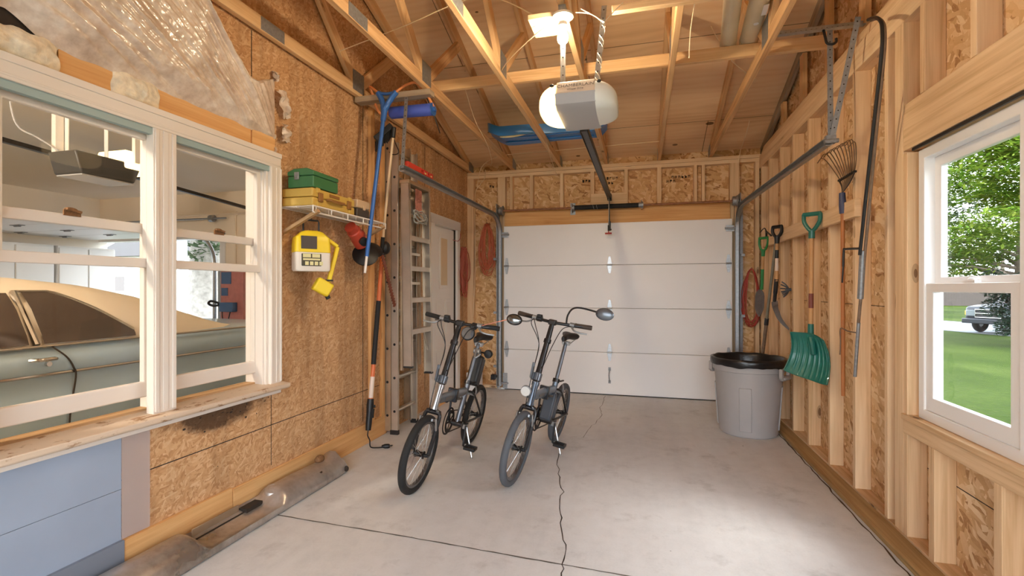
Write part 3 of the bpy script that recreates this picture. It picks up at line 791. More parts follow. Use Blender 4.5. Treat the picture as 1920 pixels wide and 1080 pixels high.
# ------------------------------------------------------------------ door opener
mat('opener_body', (216, 200, 182), .5)
mat('opener_grey', (178, 178, 180), .5)
mat('lens_white', (232, 236, 230), .35, trans=.0, coat=.3)
mat('lens_lit', (255, 232, 190), .35, emit=(255, 214, 150), estr=2.0)
op = thing('door_opener', 'cream overhead door opener with one lit and one unlit lens', 'door opener', (-.335, 2.75, 2.2))
ox, oy = -.335, 2.72   # faces the camera (towards -Y)
x0, x1 = ox-.103, ox+.103
m = MB()
prof = [(oy-.168, 2.425), (oy-.205, 2.35), (oy-.19, 2.30), (oy-.15, 2.285), (oy+.22, 2.285), (oy+.22, 2.425)]
m.prism([(x0, y, z) for y, z in prof], (x1-x0, 0, 0)); obj('housing', m, 'opener_body', op, bevel=.008)
m = MB(); m.prism([(x0-.002, y, z) for y, z in [(oy-.2075, 2.350), (oy-.192, 2.298), (oy-.152, 2.281), (oy+.2, 2.281), (oy+.2, 2.287), (oy-.148, 2.289), (oy-.186, 2.302), (oy-.200, 2.350)]], (x1-x0+.004, 0, 0)); obj('bottom_cover', m, 'opener_grey', op, bevel=.002)
for sg, mt in ((-1, 'lens_lit'), (1, 'lens_white')):
    rings = []
    for i in range(9):
        t_ = i/8; x = (x1 if sg > 0 else x0)+sg*.108*math.sin(t_*PI/2)**.9
        q = (1-t_**1.6)*.9+.1
        cy, cz = oy-.01, 2.347; ring = []
        for k in range(28):
            a = 2*PI*k/28
            ca, sa = math.cos(a), math.sin(a)
            ry = .195*math.copysign(abs(ca)**.55, ca); rz = .082*math.copysign(abs(sa)**.75, sa)
            ring.append(V((x, cy+ry*(.28+.72*q), cz-.026*(1-q)+rz*(.20+.80*q))))
        rings.append(ring)
    m = MB(); m.loft(rings); L = obj('lens', m, mt, op, smooth=60, label='lit lens' if sg < 0 else 'unlit lens')
    m = MB(); m.ell(((x1+.02 if sg > 0 else x0-.02), oy-.19, 2.40), (.012, .010, .008)); obj('lens_clip', m, 'black_plastic', L)
mat('dark_lettering', (92, 84, 78), .6)
text('lettering', 'CHAMBERLAIN', .029, fr((ox, oy-.1835, 2.395), (1, 0, 0), (0, .037, .075)), 'dark_lettering', op)
text('lettering', 'Whisper Drive', .014, fr((ox, oy-.1955, 2.371), (1, 0, 0), (0, .037, .075)), 'dark_lettering', op)
def strap(p0, p1, w=.028):
    m = MB(); m.bar(p0, p1, w, .003, up=(0, 1, 0))
    p0, p1 = V(p0), V(p1)
    k = int((p1-p0).length/.05)
    m.m(1)
    for i in range(k): m.obox(p0+(p1-p0)*((i+.5)/k)+V((0, -.002, 0)), V((1, 0, 0)), V((0, 1, 0)), V((0, 0, 1)), (.007, .002, .007))
    return m
obj('strap', strap((-.415, 2.63, 2.42), (-.428, 2.72, 2.90)), ['galvanised', 'dark_line'], op)
obj('strap', strap((-.235, 2.63, 2.42), (-.20, 2.735, 2.90)), ['galvanised', 'dark_line'], op)
m = MB(); m.bar((-.335, 2.93, 2.30), (-.385, 6.10, 2.47), .04, .05); m.bar((-.313, 2.93, 2.28), (-.363, 6.10, 2.45), .006, .022); m.bar((-.357, 2.93, 2.28), (-.407, 6.10, 2.45), .006, .022)
obj('rail', m, 'dark_steel', op, bevel=.003)
m = MB(); m.box(-.41, -.36, 6.08, 6.215, 2.43, 2.50); m.cyl((-.41, 6.08, 2.47), (-.36, 6.08, 2.47), .03); m.bar((-.385, 6.06, 2.45), (-.385, 6.14, 2.10), .012, .03)
m.box(-.40, -.37, 6.10, 6.15, 2.06, 2.16)
obj('header_bracket', m, 'black_plastic', op, bevel=.002)
m = MB(); m.tube([(-.385, 6.0, 2.44), (-.386, 6.0, 2.2), (-.388, 6.0, 2.09)], .003); obj('release_cord', m, mat('cord_white', (220, 206, 186), .8), op)
m = MB(); m.cyl((-.388, 6.0, 2.10), (-.388, 6.0, 2.03), .010); m.ell((-.37, 6.0, 2.045), (.02, .012, .012)); obj('release_clip', m, 'black_plastic', op)
m = MB(); m.tube([(-.43, 6.0, 2.0), (-.35, 6.0, 2.0)], .010); m.tube([(-.388, 6.0, 2.0), (-.388, 6.0, 2.04)], .006); obj('release_pull', m, mat('pull_red', (178, 40, 34), .5), op)
m = MB()   # bell wire wound down the right strap, and its tails
for q in (0, 2.1):
    m.tube([(-.232+.014*math.sin(i*.8+q)+(i/26)*.027, 2.64+.015*math.cos(i*.8+q)+(i/26)*.075, 2.43+i*.0138) for i in range(26)], .0025, 6)
m.tube(bez([(-.197, 2.70, 2.79), (-.25, 2.72, 2.84), (-.33, 2.75, 2.91)]), .0025, 6); m.tube(bez([(-.197, 2.70, 2.79), (-.15, 2.72, 2.85), (-.10, 2.75, 2.91)]), .0025, 6); m.tube(bez([(-.20, 2.69, 2.78), (-.27, 2.73, 2.86), (-.36, 2.76, 2.90)]), .0025, 6)
obj('bell_wire', m, 'cord_white', op)

# ------------------------------------------------------------------ electric cables strung through the roof
mat('cable', (236, 214, 178), .6)
def cable(pts, label, r=.0035, n=8):
    m = MB(); m.tube(bez(pts, n), r, 6); o = obj('cable', m, 'cable', None, smooth=60); tag(o, label, 'cable'); return o
cable([(-2.2, 3.20, 3.12), (-1.65, 3.12, 3.18), (-1.02, 3.02, 3.24), (-.6, 2.95, 3.0), (-.50, 2.86, 2.905)], 'thin pale cable running from the left wall towards the bulb board')
cable([(-.47, 2.70, 2.835), (-.62, 2.82, 2.83), (-.85, 3.15, 2.88), (-1.0, 3.45, 2.945)], 'pale cable sagging from the lampholder to the next truss')
cable([(-2.05, 5.95, 2.62), (-2.03, 5.95, 2.80), (-1.93, 5.9, 2.93), (-1.66, 5.85, 3.0), (-1.1, 5.8, 2.995), (-.43, 5.75, 2.992), (.2, 5.72, 2.992)], 'pale cable strung along the trusses near the far wall')
cable([(-2.20, 6.205, .95), (-2.17, 6.205, 1.7), (-2.175, 6.205, 2.55), (-2.10, 6.205, 2.73), (-2.04, 6.20, 2.80), (-2.02, 6.19, 2.92)], 'white cable stapled down the far left corner stud', .005)
cable([(-1.63, 4.35, 3.25), (-1.615, 4.6, 3.02), (-1.60, 4.9, 2.9), (-1.67, 5.3, 2.86), (-1.80, 5.75, 2.87), (-1.95, 6.0, 2.95)], 'loose cable drooping between the blue rake and the far corner')
cable([(-1.02, 5.0, 2.98), (-1.0, 5.3, 2.90), (-1.05, 5.7, 2.90), (-1.06, 6.2, 2.80)], 'loose cable end hanging by the blue sled')
cable([(.29, 2.9, 2.95), (.27, 2.95, 2.80), (.265, 2.97, 2.66)], 'short cable end hanging right of the opener', .003)
cable([(.55, 4.3, 3.5), (.72, 4.4, 3.25), (.93, 4.5, 3.1)], 'cable sloping down the decking by the pale tubes')
cable([(1.10, 5.6, 3.1), (1.09, 5.75, 2.98), (1.10, 6.05, 2.93), (1.10, 6.205, 2.80)], 'thin cable dropping to the far plate above the right track')

# ------------------------------------------------------------------ garage door tracks, spring
def track(sg, label):
    # sg -1 left, +1 right
    x = -1.80 if sg < 0 else 1.075
    t = thing('door_track', label, 'door track', (x, 6.0, 0), group='overhead door tracks')
    path = [V((x, 6.13, .05)), V((x, 6.13, 2.04))]
    R = .30
    for i in range(1, 9):
        a = PI/2*i/8; path.append(V((x, 6.13-R*(1-math.cos(a)), 2.04+R*math.sin(a)*.75)))
    yend = 3.50 if sg > 0 else 3.42; zend = 2.265
    xe = 1.15 if sg > 0 else -1.80
    path.append(V((xe, yend, zend)))
    def prof(pts, name):
        m = MB(); rings = []
        sec = [(-.026, .012), (-.018, .025), (.018, .025), (.026, .012), (.026, -.02), (.020, -.02), (.020, .008), (.014, .018), (-.014, .018), (-.020, .008), (-.020, -.02), (-.026, -.02)]
        for i, p in enumerate(pts):
            d = (pts[min(i+1, len(pts)-1)]-pts[max(i-1, 0)]).normalized()
            b = V((sg, 0, 0)); b = (b-d*b.dot(d)).normalized(); a = d.cross(b)
            rings.append([p+a*u+b*w for u, w in sec])
        m.loft(rings); obj(name, m, 'galvanised', t, smooth=30)
    prof(path[:2], 'vertical_rail'); prof(path[1:-1], 'curved_rail'); prof(path[-2:], 'horizontal_rail')
    m = MB(); xo = x+sg*.03
    m.box(xo-.0025, xo+.0025, 6.10, YF-.005, .02, 2.30); m.box(xo-.0025, xo+sg*.045, YF-.012, YF-.008, .02, 2.30)
    obj('flag_angle', m, 'zinc_dull', t)
    m = MB(); m.cyl((x+sg*.005, 6.145, .3), (x+sg*.02, 6.145, .3), .012)
    for z in (.3, 1.0, 1.7): m.box(min(xo, xo+sg*.04), max(xo, xo+sg*.04), 6.06, 6.10, z, z+.03)
    obj('jamb_clip', m, 'zinc_dull', t)
    return t
tl = track(-1, 'galvanised door track along the left wall over the ladders')
m = MB(); m.box(-1.90, -1.82, 6.05, 6.075, .17, .20); m.box(-1.885, -1.83, 5.99, 6.06, .15, .215); obj('safety_sensor', m, 'black_plastic', tl, bevel=.004)
m = strap((-1.80, 3.43, 2.27), (-1.81, 3.52, 2.87), .03); obj('hanger_strap', m, ['zinc_dull', 'dark_line'], tl)
trk = track(1, 'galvanised door track along the right stud wall')
obj('hanger_strap', strap((1.16, 3.50, 2.27), (1.165, 3.53, 2.985), .032), ['zinc_dull', 'dark_line'], trk)
obj('hanger_strap', strap((1.165, 3.50, 2.27), (1.275, 3.40, 2.985), .032), ['zinc_dull', 'dark_line'], trk)
m = MB(); m.cyl((1.12, 3.49, 2.265), (1.20, 3.49, 2.265), .014); m.box(1.13, 1.185, 3.48, 3.52, 2.25, 2.30); obj('hanger_bolt', m, 'zinc_dull', trk)
m = MB(); m.box(.82, 1.36, 3.545, 3.549, 2.99, 3.028); m.box(.82, 1.36, 3.51, 3.545, 2.99, 2.994)
m.m(1)
for i in range(17): m.box(.85+i*.03, .859+i*.03, 3.5435, 3.5455, 3.003, 3.012)
ai = obj('angle_iron', m, ['galvanised', 'dark_line']); tag(ai, 'punched galvanised angle iron from the last truss to the right wall', 'angle iron')
m = MB(); m.tube(bez([(1.13, 3.53, 2.99), (1.13, 3.50, 2.93), (1.135, 3.485, 2.885), (1.16, 3.475, 2.87), (1.185, 3.485, 2.885), (1.187, 3.49, 2.91)]), .008, 10)
tag(obj('screw_hook', m, 'black_plastic'), 'black screw hook hanging under the angle iron', 'hook')
sp = thing('torsion_spring', 'black torsion spring and shaft assembly across the header over the door', 'torsion spring', (-.37, 6.1, 2.34))
m = MB(); m.cyl((-1.83, 6.10, 2.345), (1.12, 6.10, 2.345), .0125, n=14); obj('shaft', m, mat('rusty_steel', (150, 104, 74), .55, .4, var=.25, vscale=30), sp)
m = MB()
for i in range(40):
    x = -.82+i*.0198
    m.cyl((x, 6.10, 2.345), (x+.0165, 6.10, 2.345), .030, n=16)
m.cyl((-.83, 6.10, 2.345), (-.02, 6.10, 2.345), .027, n=16)
obj('spring', m, 'black_rubber', sp)
m = MB()
for i in range(22): a = i*.6; m.tube([(-.60+i*.004, 6.10+.0315*math.cos(a), 2.345+.0315*math.sin(a)), (-.596+i*.004, 6.10+.0315*math.cos(a+.6), 2.345+.0315*math.sin(a+.6))], .002, 5)
m.m(0).cyl((-.84, 6.10, 2.345), (-.815, 6.10, 2.345), .034); m.cyl((-.035, 6.10, 2.345), (.005, 6.10, 2.345), .032); m.cyl((.0, 6.10, 2.345), (.02, 6.10, 2.345), .04); m.box(-.006, .006, 6.06, 6.14, 2.385, 2.395); m.box(-.006, .006, 6.06, 6.14, 2.295, 2.305)
obj('winding_cone', m, 'zinc_dull', sp)
m = MB(); m.box(-.85, -.845, 6.06, YF-.02, 2.29, 2.40); m.box(-.88, -.815, YF-.036, YF-.031, 2.27, 2.42); obj('anchor_plate', m, 'zinc_dull', sp)
for x, sg in ((-1.775, -1), (1.045, 1)):
    m = MB(); m.lathe([(.02, -.03), (.05, -.028), (.055, -.012), (.052, 0), (.055, .012), (.065, .022), (.065, .03), (.02, .032)], (x, 6.10, 2.345), (1, 0, 0), 24); obj('cable_drum', m, 'zinc_dull', sp)
    m = MB(); m.box(x+sg*.05-.003, x+sg*.05+.003, 6.04, YF-.032, 2.27, 2.43); m.cyl((x+sg*.04, 6.10, 2.345), (x+sg*.06, 6.10, 2.345), .028); obj('bearing_plate', m, 'zinc_dull', sp)
m = MB()
for x in (-1.775, 1.045): m.tube([(x, 6.145, 2.3), (x-.005, 6.142, .1)], .0025, 6)
obj('lift_cable', m, 'dark_steel', sp)

# ------------------------------------------------------------------ things stored in the roof
mat('sled_blue', (40, 128, 206), .35, coat=.3)
sl = thing('plastic_sled', 'bright blue plastic sled lying across the truss chords', 'sled', (-1.0, 5.3, 2.99))
L, W = 1.30, .42
rings = []
sec = [(-1, .085), (-.97, .085), (-.86, .0), (-.3, .012), (.3, .012), (.86, .0), (.97, .085), (1, .085), (1.0, .078), (.90, -.012), (.3, -.0), (-.3, -.0), (-.90, -.012), (-1, .078)]
for i in range(25):
    u = i/24; x = -1.66+L*u
    tap = .75+.25*math.sin(PI*min(u*1.4+.2, 1)); lift = .09*max(0, (.14-u)/.14)**1.5+.06*max(0, (u-.92)/.08)**1.5
    endw = (math.sin(min(1, u/.10+.35)*PI/2))*(math.sin(min(1, (1-u)/.06+.45)*PI/2))
    rings.append([V((x, 5.26+W/2*tap*endw*a, 3.003+b+lift)) for a, b in sec])
m = MB(); m.loft(rings); obj('tray', m, 'sled_blue', sl, smooth=50)
m = MB()
for q in (-.08, .08): m.box(-1.5, -.5, 5.26+q-.012, 5.26+q+.012, 2.991, 3.0)
obj('runner', m, 'sled_blue', sl, bevel=.003)
m = MB(); m.tube(bez([(-1.50, 5.12, 3.0), (-1.43, 5.10, 2.985), (-1.30, 5.09, 2.985), (-1.18, 5.10, 3.01)]), .011, 8); obj('handle', m, mat('cream_rope', (236, 222, 176), .7), sl)
mat('tube_cream', (214, 202, 172), .55, var=.06, vscale=6)
for i, (xa, xb, r, l) in enumerate(((.615, .43, .055, 'cream tube lying on the cross beam, the left one of two'), (.755, .63, .062, 'cream tube with a white sticker, the right one of two'))):
    tb = thing('storage_tube', l, 'tube', (xa, 3.7, 3.08), group='cream tubes in the roof')
    z0, z1 = 3.079+r, 3.079+r+.01
    a = V((xa, 3.86, z0)); b = V((xb, 2.2, z1)); d = (b-a).normalized()
    m = MB(); m.tube([a, b], r, 24); obj('tube_wall', m, 'tube_cream', tb)
    m = MB(); m.cyl(a-d*.012, a+d*.03, r+.003, n=24); obj('end_cap', m, 'tube_cream', tb)
    if i:
        p = a+d*.34; x_ = V((0, -.55, -.83)); x_ = (x_-d*x_.dot(d)).normalized()
        m = MB(); m.cyl(p+x_*(r-.012), p+x_*(r+.001), .016, n=16); m.box(0, 0, 0, 0, 0, 0)
        q = a+d*.5+V((.03, 0, 0)); m.obox(q+x_*(r-.001), d, d.cross(x_), x_, (.12, .03, .004)); obj('sticker', m, 'white_vinyl', tb)
# ------------------------------------------------------------------ things on the left wall
def pick(u, v, x=None, y=None, z=None):
    """point on a world plane seen at photo position (used only to work out real places)"""
    s_, c_ = math.sin(YAW), math.cos(YAW)
    a = (u-960)/FPX; b = -(v-541)/FPX
    r = V((-s_+a*c_, c_+a*s_, b))
    if x is not None: k = x/r.x
    elif y is not None: k = y/r.y
    else: k = (z-CH)/r.z
    return V((0, 0, CH))+r*k
YAW = math.atan(243/910); FPX = 910.0; CH = 1.33
AX, AY, AZ = V((1, 0, 0)), V((0, 1, 0)), V((0, 0, 1))

# wire shelf
mat('wire_white', (236, 232, 226), .4)
sh = thing('wire_shelf', 'white wire shelf with wooden brackets beside the old window', 'shelf', (-2.16, 3.1, 1.85))
SX0, SX1, SY0, SY1, SZ = -2.288, -2.03, 2.67, 3.58, 1.862
m = MB()
n = 34
for i in range(n+1):
    y = SY0+(SY1-SY0)*i/n; m.tube([(SX0, y, SZ), (SX1, y, SZ), (SX1, y, SZ-.042)] if i % 6 == 0 or i in (0, n) else [(SX0, y, SZ), (SX1, y, SZ)], .0022, 5)
obj('wire_deck', m, 'wire_white', sh, smooth=60)
m = MB()
m.tube([(SX1, SY0, SZ), (SX1, SY1, SZ)], .005, 8); m.tube([(SX1, SY0, SZ-.042), (SX1, SY1, SZ-.042)], .005, 8)
m.tube([(SX0+.01, SY0, SZ-.004), (SX0+.01, SY1, SZ-.004)], .0035, 6); m.tube([(-2.16, SY0, SZ-.004), (-2.16, SY1, SZ-.004)], .0035, 6)
for y in (SY0, SY0+.03, 2.86, 3.05, 3.25, SY1-.03, SY1): m.tube([(SX1, y, SZ), (SX1, y, SZ-.042)], .0045, 6)
obj('front_lip', m, 'wire_white', sh, smooth=60)
for y in (2.70, 3.52):
    m = MB(); m.bar((SX0+.012, y, 1.70), (SX1+.02, y, SZ-.03), .03, .022, up=(0, 0, 1)); obj('bracket', m, 'wood_old_trim', sh, bevel=.002)

# green tool box
mat('tool_green', (60, 116, 72), .4, coat=.2, var=.06, vscale=12)
gx0, gx1, gy0, gy1, gz = -2.245, -2.05, 2.70, 2.965, 1.9895
tb = thing('tool_box', 'small green metal toolbox on top of the yellow case', 'toolbox', (-2.15, 2.83, gz))
m = MB(); m.box(gx0, gx1, gy0, gy1, gz, gz+.075); obj('body', m, 'tool_green', tb, bevel=.006)
m = MB(); m.prism([(gx0-.003, gy0-.003, gz+.077), (gx1+.003, gy0-.003, gz+.077), (gx1+.003, gy0-.003, gz+.105), (gx1-.05, gy0-.003, gz+.125), (gx0+.05, gy0-.003, gz+.125), (gx0-.003, gy0-.003, gz+.105)], (0, gy1-gy0+.006, 0)); obj('lid', m, 'tool_green', tb, bevel=.006)
m = MB(); m.box(-2.19, -2.155, gy0-.009, gy0-.003, gz+.05, gz+.10); m.box(-2.185, -2.16, gy0-.014, gy0-.008, gz+.06, gz+.075); obj('latch', m, 'zinc_dull', tb, bevel=.002)
m = MB(); m.tube(bez([(-2.15, 2.76, gz+.125), (-2.15, 2.77, gz+.138), (-2.15, 2.83, gz+.14), (-2.15, 2.895, gz+.138), (-2.15, 2.905, gz+.125)]), .005, 8); obj('handle', m, 'zinc_dull', tb)
# yellow tool case
mat('case_yellow', (204, 170, 84), .45, var=.06, vscale=10)
mat('case_brown', (150, 104, 52), .5)
yc = thing('tool_case', 'long yellow hard case with handle lying on the wire shelf', 'tool case', (-2.16, 2.92, 1.868))
cx0, cx1, cy0, cy1, cz0, cz1 = -2.28, -2.045, 2.685, 3.16, 1.869, 1.984
m = MB(); m.box(cx0, cx1, cy0, cy1, cz0, cz0+.055); obj('case_base', m, 'case_yellow', yc, bevel=.008)
m = MB(); m.box(cx0, cx1, cy0, cy1, cz0+.058, cz1-.001); obj('lid', m, 'case_yellow', yc, bevel=.008)
for y in (2.76, 3.08):
    m = MB(); m.box(cx1, cx1+.012, y-.022, y+.022, cz0+.03, cz0+.09); m.box(cx1+.01, cx1+.016, y-.016, y+.016, cz0+.035, cz0+.05); obj('latch', m, 'case_brown', yc, bevel=.003)
for y in (2.74, 3.10):
    m = MB(); m.box(cx1-.01, cx1+.006, y-.018, y+.018, cz0+.085, cz1+.004); m.box(cx1-.01, cx1+.006, y-.018, y+.018, cz0-.0005, cz0+.028); obj('rib', m, 'case_yellow', yc, bevel=.003)
m = MB(); m.tube(bez([(cx1, 2.83, cz0+.055), (cx1+.02, 2.835, cz0+.055), (cx1+.028, 2.86, cz0+.052), (cx1+.028, 2.97, cz0+.052), (cx1+.02, 2.995, cz0+.055), (cx1, 3.0, cz0+.055)], 5), .010, 8); obj('handle', m, 'case_brown', yc)
m = MB(); m.box(cx1, cx1+.004, 2.86, 2.97, cz0+.08, cz0+.10); obj('name_plate', m, 'case_brown', yc)
# two-tone box
mat('tan_lid', (206, 178, 144), .5); mat('dark_brown', (74, 66, 60), .5)
tt = thing('storage_box', 'small box with tan lid and dark base at the right of the shelf', 'box', (-2.13, 3.29, 1.869))
m = MB(); m.box(-2.25, -2.05, 3.20, 3.37, 1.868, 1.935); obj('body', m, 'dark_brown', tt, bevel=.008)
m = MB(); m.box(-2.254, -2.046, 3.196, 3.374, 1.937, 2.0); obj('lid', m, 'tan_lid', tt, bevel=.010)
m = MB(); m.box(-2.047, -2.040, 3.27, 3.30, 1.925, 1.96); obj('catch', m, 'tan_lid', tt, bevel=.002)
# dark red book-like case behind
mat('maroon', (110, 44, 40), .5)

# yellow and white spreader hung under the shelf
mat('spray_yellow', (236, 206, 44), .4); mat('spray_white', (226, 218, 206), .45); mat('label_dark', (62, 58, 44), .5); mat('label_pale', (222, 214, 160), .5)
C = V((-2.155, 2.815, 1.445)); ang = math.radians(48)
fx = V((math.cos(ang), -math.sin(ang)*-1, 0)); fx = V((math.cos(math.radians(52)), math.sin(math.radians(52)), 0)); fn = V((fx.y, -fx.x, 0))
def L3(a, b, c): return C+fx*a+fn*b+AZ*c
spd = thing('seed_spreader', 'yellow and white hand spreader hanging under the shelf by a black handle', 'spreader', C)
def rr_ring(hw, hd, z, dz=0.0, n=8, rad=.02):
    P = []
    for qx, qy, a0 in ((1, 1, 0), (-1, 1, 90), (-1, -1, 180), (1, -1, 270)):
        for k in range(n//2+1):
            a = math.radians(a0+90*k/(n//2)); P.append(L3(qx*(hw-rad)+rad*math.cos(a), qy*(hd-rad)+rad*math.sin(a), z))
    return P
m = MB(); m.loft([rr_ring(.105, .062, 0), rr_ring(.112, .068, .012), rr_ring(.112, .068, .125)]); obj('tank', m, 'spray_white', spd, bevel=.002)
m = MB(); m.loft([rr_ring(.113, .069, .126), rr_ring(.112, .068, .18), rr_ring(.108, .065, .225), rr_ring(.07, .05, .262), rr_ring(.045, .04, .272)]); obj('hopper_top', m, 'spray_yellow', spd, bevel=.002)
m = MB(); m.obox(L3(-.03, .067, .19), fx, fn, AZ, (.10, .012, .085)); obj('dark_plate', m, 'dark_brown', spd, bevel=.003)
m = MB(); m.obox(L3(-.015, .068, .075), fx, fn, AZ, (.125, .008, .082)); lab = obj('label_panel', m, 'label_dark', spd, bevel=.006)
m = MB()
for r_, z in ((0, .102), (1, .052)):
    for k in range(2 if r_ == 0 else 4):
        w = .05 if r_ == 0 else .022; m.obox(L3(-.045+(.058 if r_ == 0 else .03)*k, .0725, z), fx, fn, AZ, (w, .002, .024))
m.obox(L3(-.015, .0725, .078), fx, fn, AZ, (.108, .002, .012))
obj('label_boxes', m, 'label_pale', lab)
m = MB(); m.tube([L3(-.05, 0, .24), L3(-.05, 0, .33), L3(-.045, 0, .345), L3(.045, 0, .345), L3(.05, 0, .33), L3(.05, 0, .26)], .006, 8); m.tube([L3(0, 0, .345), L3(0, 0, .38), L3(0, -.01, .40)], .003, 6); obj('handle', m, 'black_plastic', spd)
p0, p1 = L3(.10, 0, .225), L3(.175, .0, .175)
m = MB(); m.bar(p0, p1, .05, .022); m.bar(p1, L3(.115, .0, -.07), .036, .026, up=fx); obj('arm', m, 'spray_yellow', spd, bevel=.006)
m = MB(); c = L3(.075, .0, -.105); q = (fx*.85+AZ*-.5).normalized(); m.obox(c, q, fn, q.cross(fn), (.115, .07, .095)); obj('head', m, 'spray_yellow', spd, bevel=.012)
m = MB(); m.cyl(L3(.10, 0, -.155), L3(.115, 0, -.185), .016); m.obox(L3(.115, .0, -.06), fx, fn, AZ, (.05, .04, .012)); obj('nozzle', m, 'black_plastic', spd)

# red and black power tool hung at the right end of the shelf
mat('tool_red', (190, 72, 52), .45)
pt = thing('power_tool', 'red and black power tool hanging under the right end of the shelf', 'power tool', (-2.14, 3.40, 1.56))
m = MB(); m.tube(bez([(-2.15, 3.26, 1.80), (-2.15, 3.31, 1.775), (-2.15, 3.37, 1.73), (-2.15, 3.43, 1.68)]), [.045]*8+[.055]*8+[.06]*8+[.05], 14); m.ell((-2.15, 3.36, 1.75), (.06, .075, .05)); obj('motor_body', m, 'tool_red', pt)
m = MB(); m.cyl((-2.10, 3.36, 1.70), (-2.075, 3.34, 1.69), .034, n=18); obj('vent_cap', m, 'black_plastic', pt)
m = MB(); m.lathe([(.02, -.03), (.085, -.022), (.10, -.01), (.10, .006), (.06, .02), (.02, .03)], (-2.13, 3.44, 1.60), (.5, -.75, .5), 24); m.lathe([(.02, -.03), (.06, -.022), (.085, .0), (.06, .018), (.02, .03)], (-2.12, 3.53, 1.645), (.6, -.5, .65), 20)
obj('guard', m, 'black_plastic', pt)
m = MB(); m.tube(bez([(-2.13, 3.52, 1.60), (-2.12, 3.50, 1.56), (-2.12, 3.45, 1.555)]), .016, 10); obj('grip', m, 'black_plastic', pt)

# blue roof rake
mat('rake_blue', (52, 104, 178), .4, metal=.2, coat=.2); mat('rake_orange', (226, 142, 84), .5); mat('roller_blue', (72, 94, 190), .55)
rk = thing('roof_rake', 'long blue handled roof rake with orange bow and blue roller, hung head up', 'roof rake', (-2.05, 3.3, 1.45))
b0 = pick(684, 512, y=3.30); b1 = pick(722, 195, y=3.48)
dirn = (b1-b0).normalized()
m = MB(); m.cyl(b0+dirn*.13, b1, .016, n=14); obj('handle', m, 'rake_blue', rk)
m = MB(); m.cyl(b0, b0+dirn*.135, .010, n=12); obj('inner_tube', m, 'wire_white', rk)
ya, yb = pick(709, 174, y=3.48), pick(743, 172, y=3.48)
m = MB(); m.tube([b1-dirn*.14, b1-dirn*.02], [.021, .027], 12); m.tube(bez([b1-dirn*.05, b1*.5+ya*.5+V((0, 0, -.01)), ya]), [.026]*4+[.022]*12+[.022], 10); m.tube(bez([b1-dirn*.05, b1*.5+yb*.5+V((0, 0, -.012)), yb]), [.026]*4+[.022]*12+[.022], 10)
m.tube(bez([ya, (ya+yb)/2+V((0, 0, -.012)), yb]), .012, 8); obj('yoke', m, 'rake_blue', rk)
RY = 3.60; r0, r1 = pick(733, 212, y=RY), pick(812, 205, y=RY)
m = MB(); m.tube([r0, r0+(r1-r0)*.02, r0+(r1-r0)*.98, r1], [.044, .048, .048, .044], 20); obj('roller', m, 'roller_blue', rk)
m = MB(); m.cyl(r1, r1+V((.022, 0, .003)), .02, n=12); m.cyl(r1-V((.004, 0, 0)), r1+V((.004, 0, 0)), .052, n=20); obj('roller_cap', m, 'rake_blue', rk)
m = MB(); m.tube(bez([yb, pick(760, 160, y=3.50), pick(778, 155, y=3.50), pick(790, 165, y=3.53), pick(803, 182, y=3.57), r1+V((.01, 0, .01))], 6), .010, 8)
m.tube(bez([ya, pick(694, 163, y=3.52), pick(700, 180, y=3.56), pick(712, 212, y=3.59), r0], 6), .010, 8); obj('bow', m, 'rake_orange', rk)
m = MB(); m.tube(bez([pick(800, 183, y=3.58), pick(815, 220, y=3.62), pick(825, 250, y=3.7)]), .004, 6); obj('cable_stay', m, 'dark_steel', rk)

# broom, head up
bt, bb = pick(738, 245, y=3.70), pick(716, 466, y=3.80)
br_ = thing('push_broom', 'black scrubbing broom with a pale wooden handle, hung head up', 'broom', bb)
d = (bt-bb).normalized()
m = MB(); m.cyl(bb, bt, .0115, n=12); obj('handle', m, mat('pale_handle', (232, 206, 168), .5), br_)
m = MB(); m.cyl(bb-d*.01, bb+d*.10, .017, n=12); obj('end_grip', m, 'black_rubber', br_)
h0, h1 = pick(704, 262, y=3.66), pick(735, 236, y=3.72)
m = MB(); m.bar(h0, h1, .06, .05); m.cyl(bt-d*.06, bt+d*.03, .02); obj('brush_block', m, 'black_plastic', br_, bevel=.006)
m = MB(); rr = random.Random(2); up = V((.1, -.1, .6)).normalized(); side = (h1-h0).normalized()
for i in range(16):
    for j in range(4):
        p = h0+(h1-h0)*((i+.5)/16)+up.cross(side)*((j-1.5)*.014)
        m.cyl(p-AZ*.02, p-AZ*(.09+.02*rr.random())+V((rr.uniform(-.012, .012), rr.uniform(-.012, .012), 0)), .006, .004, 5)
obj('bristles', m, 'black_rubber', br_)
m = MB(); m.tube(bez([h1, pick(740, 265, y=3.72), pick(748, 285, y=3.72), pick(738, 290, y=3.72), pick(730, 285, y=3.72)]), .004, 6); obj('hang_loop', m, 'black_plastic', br_)

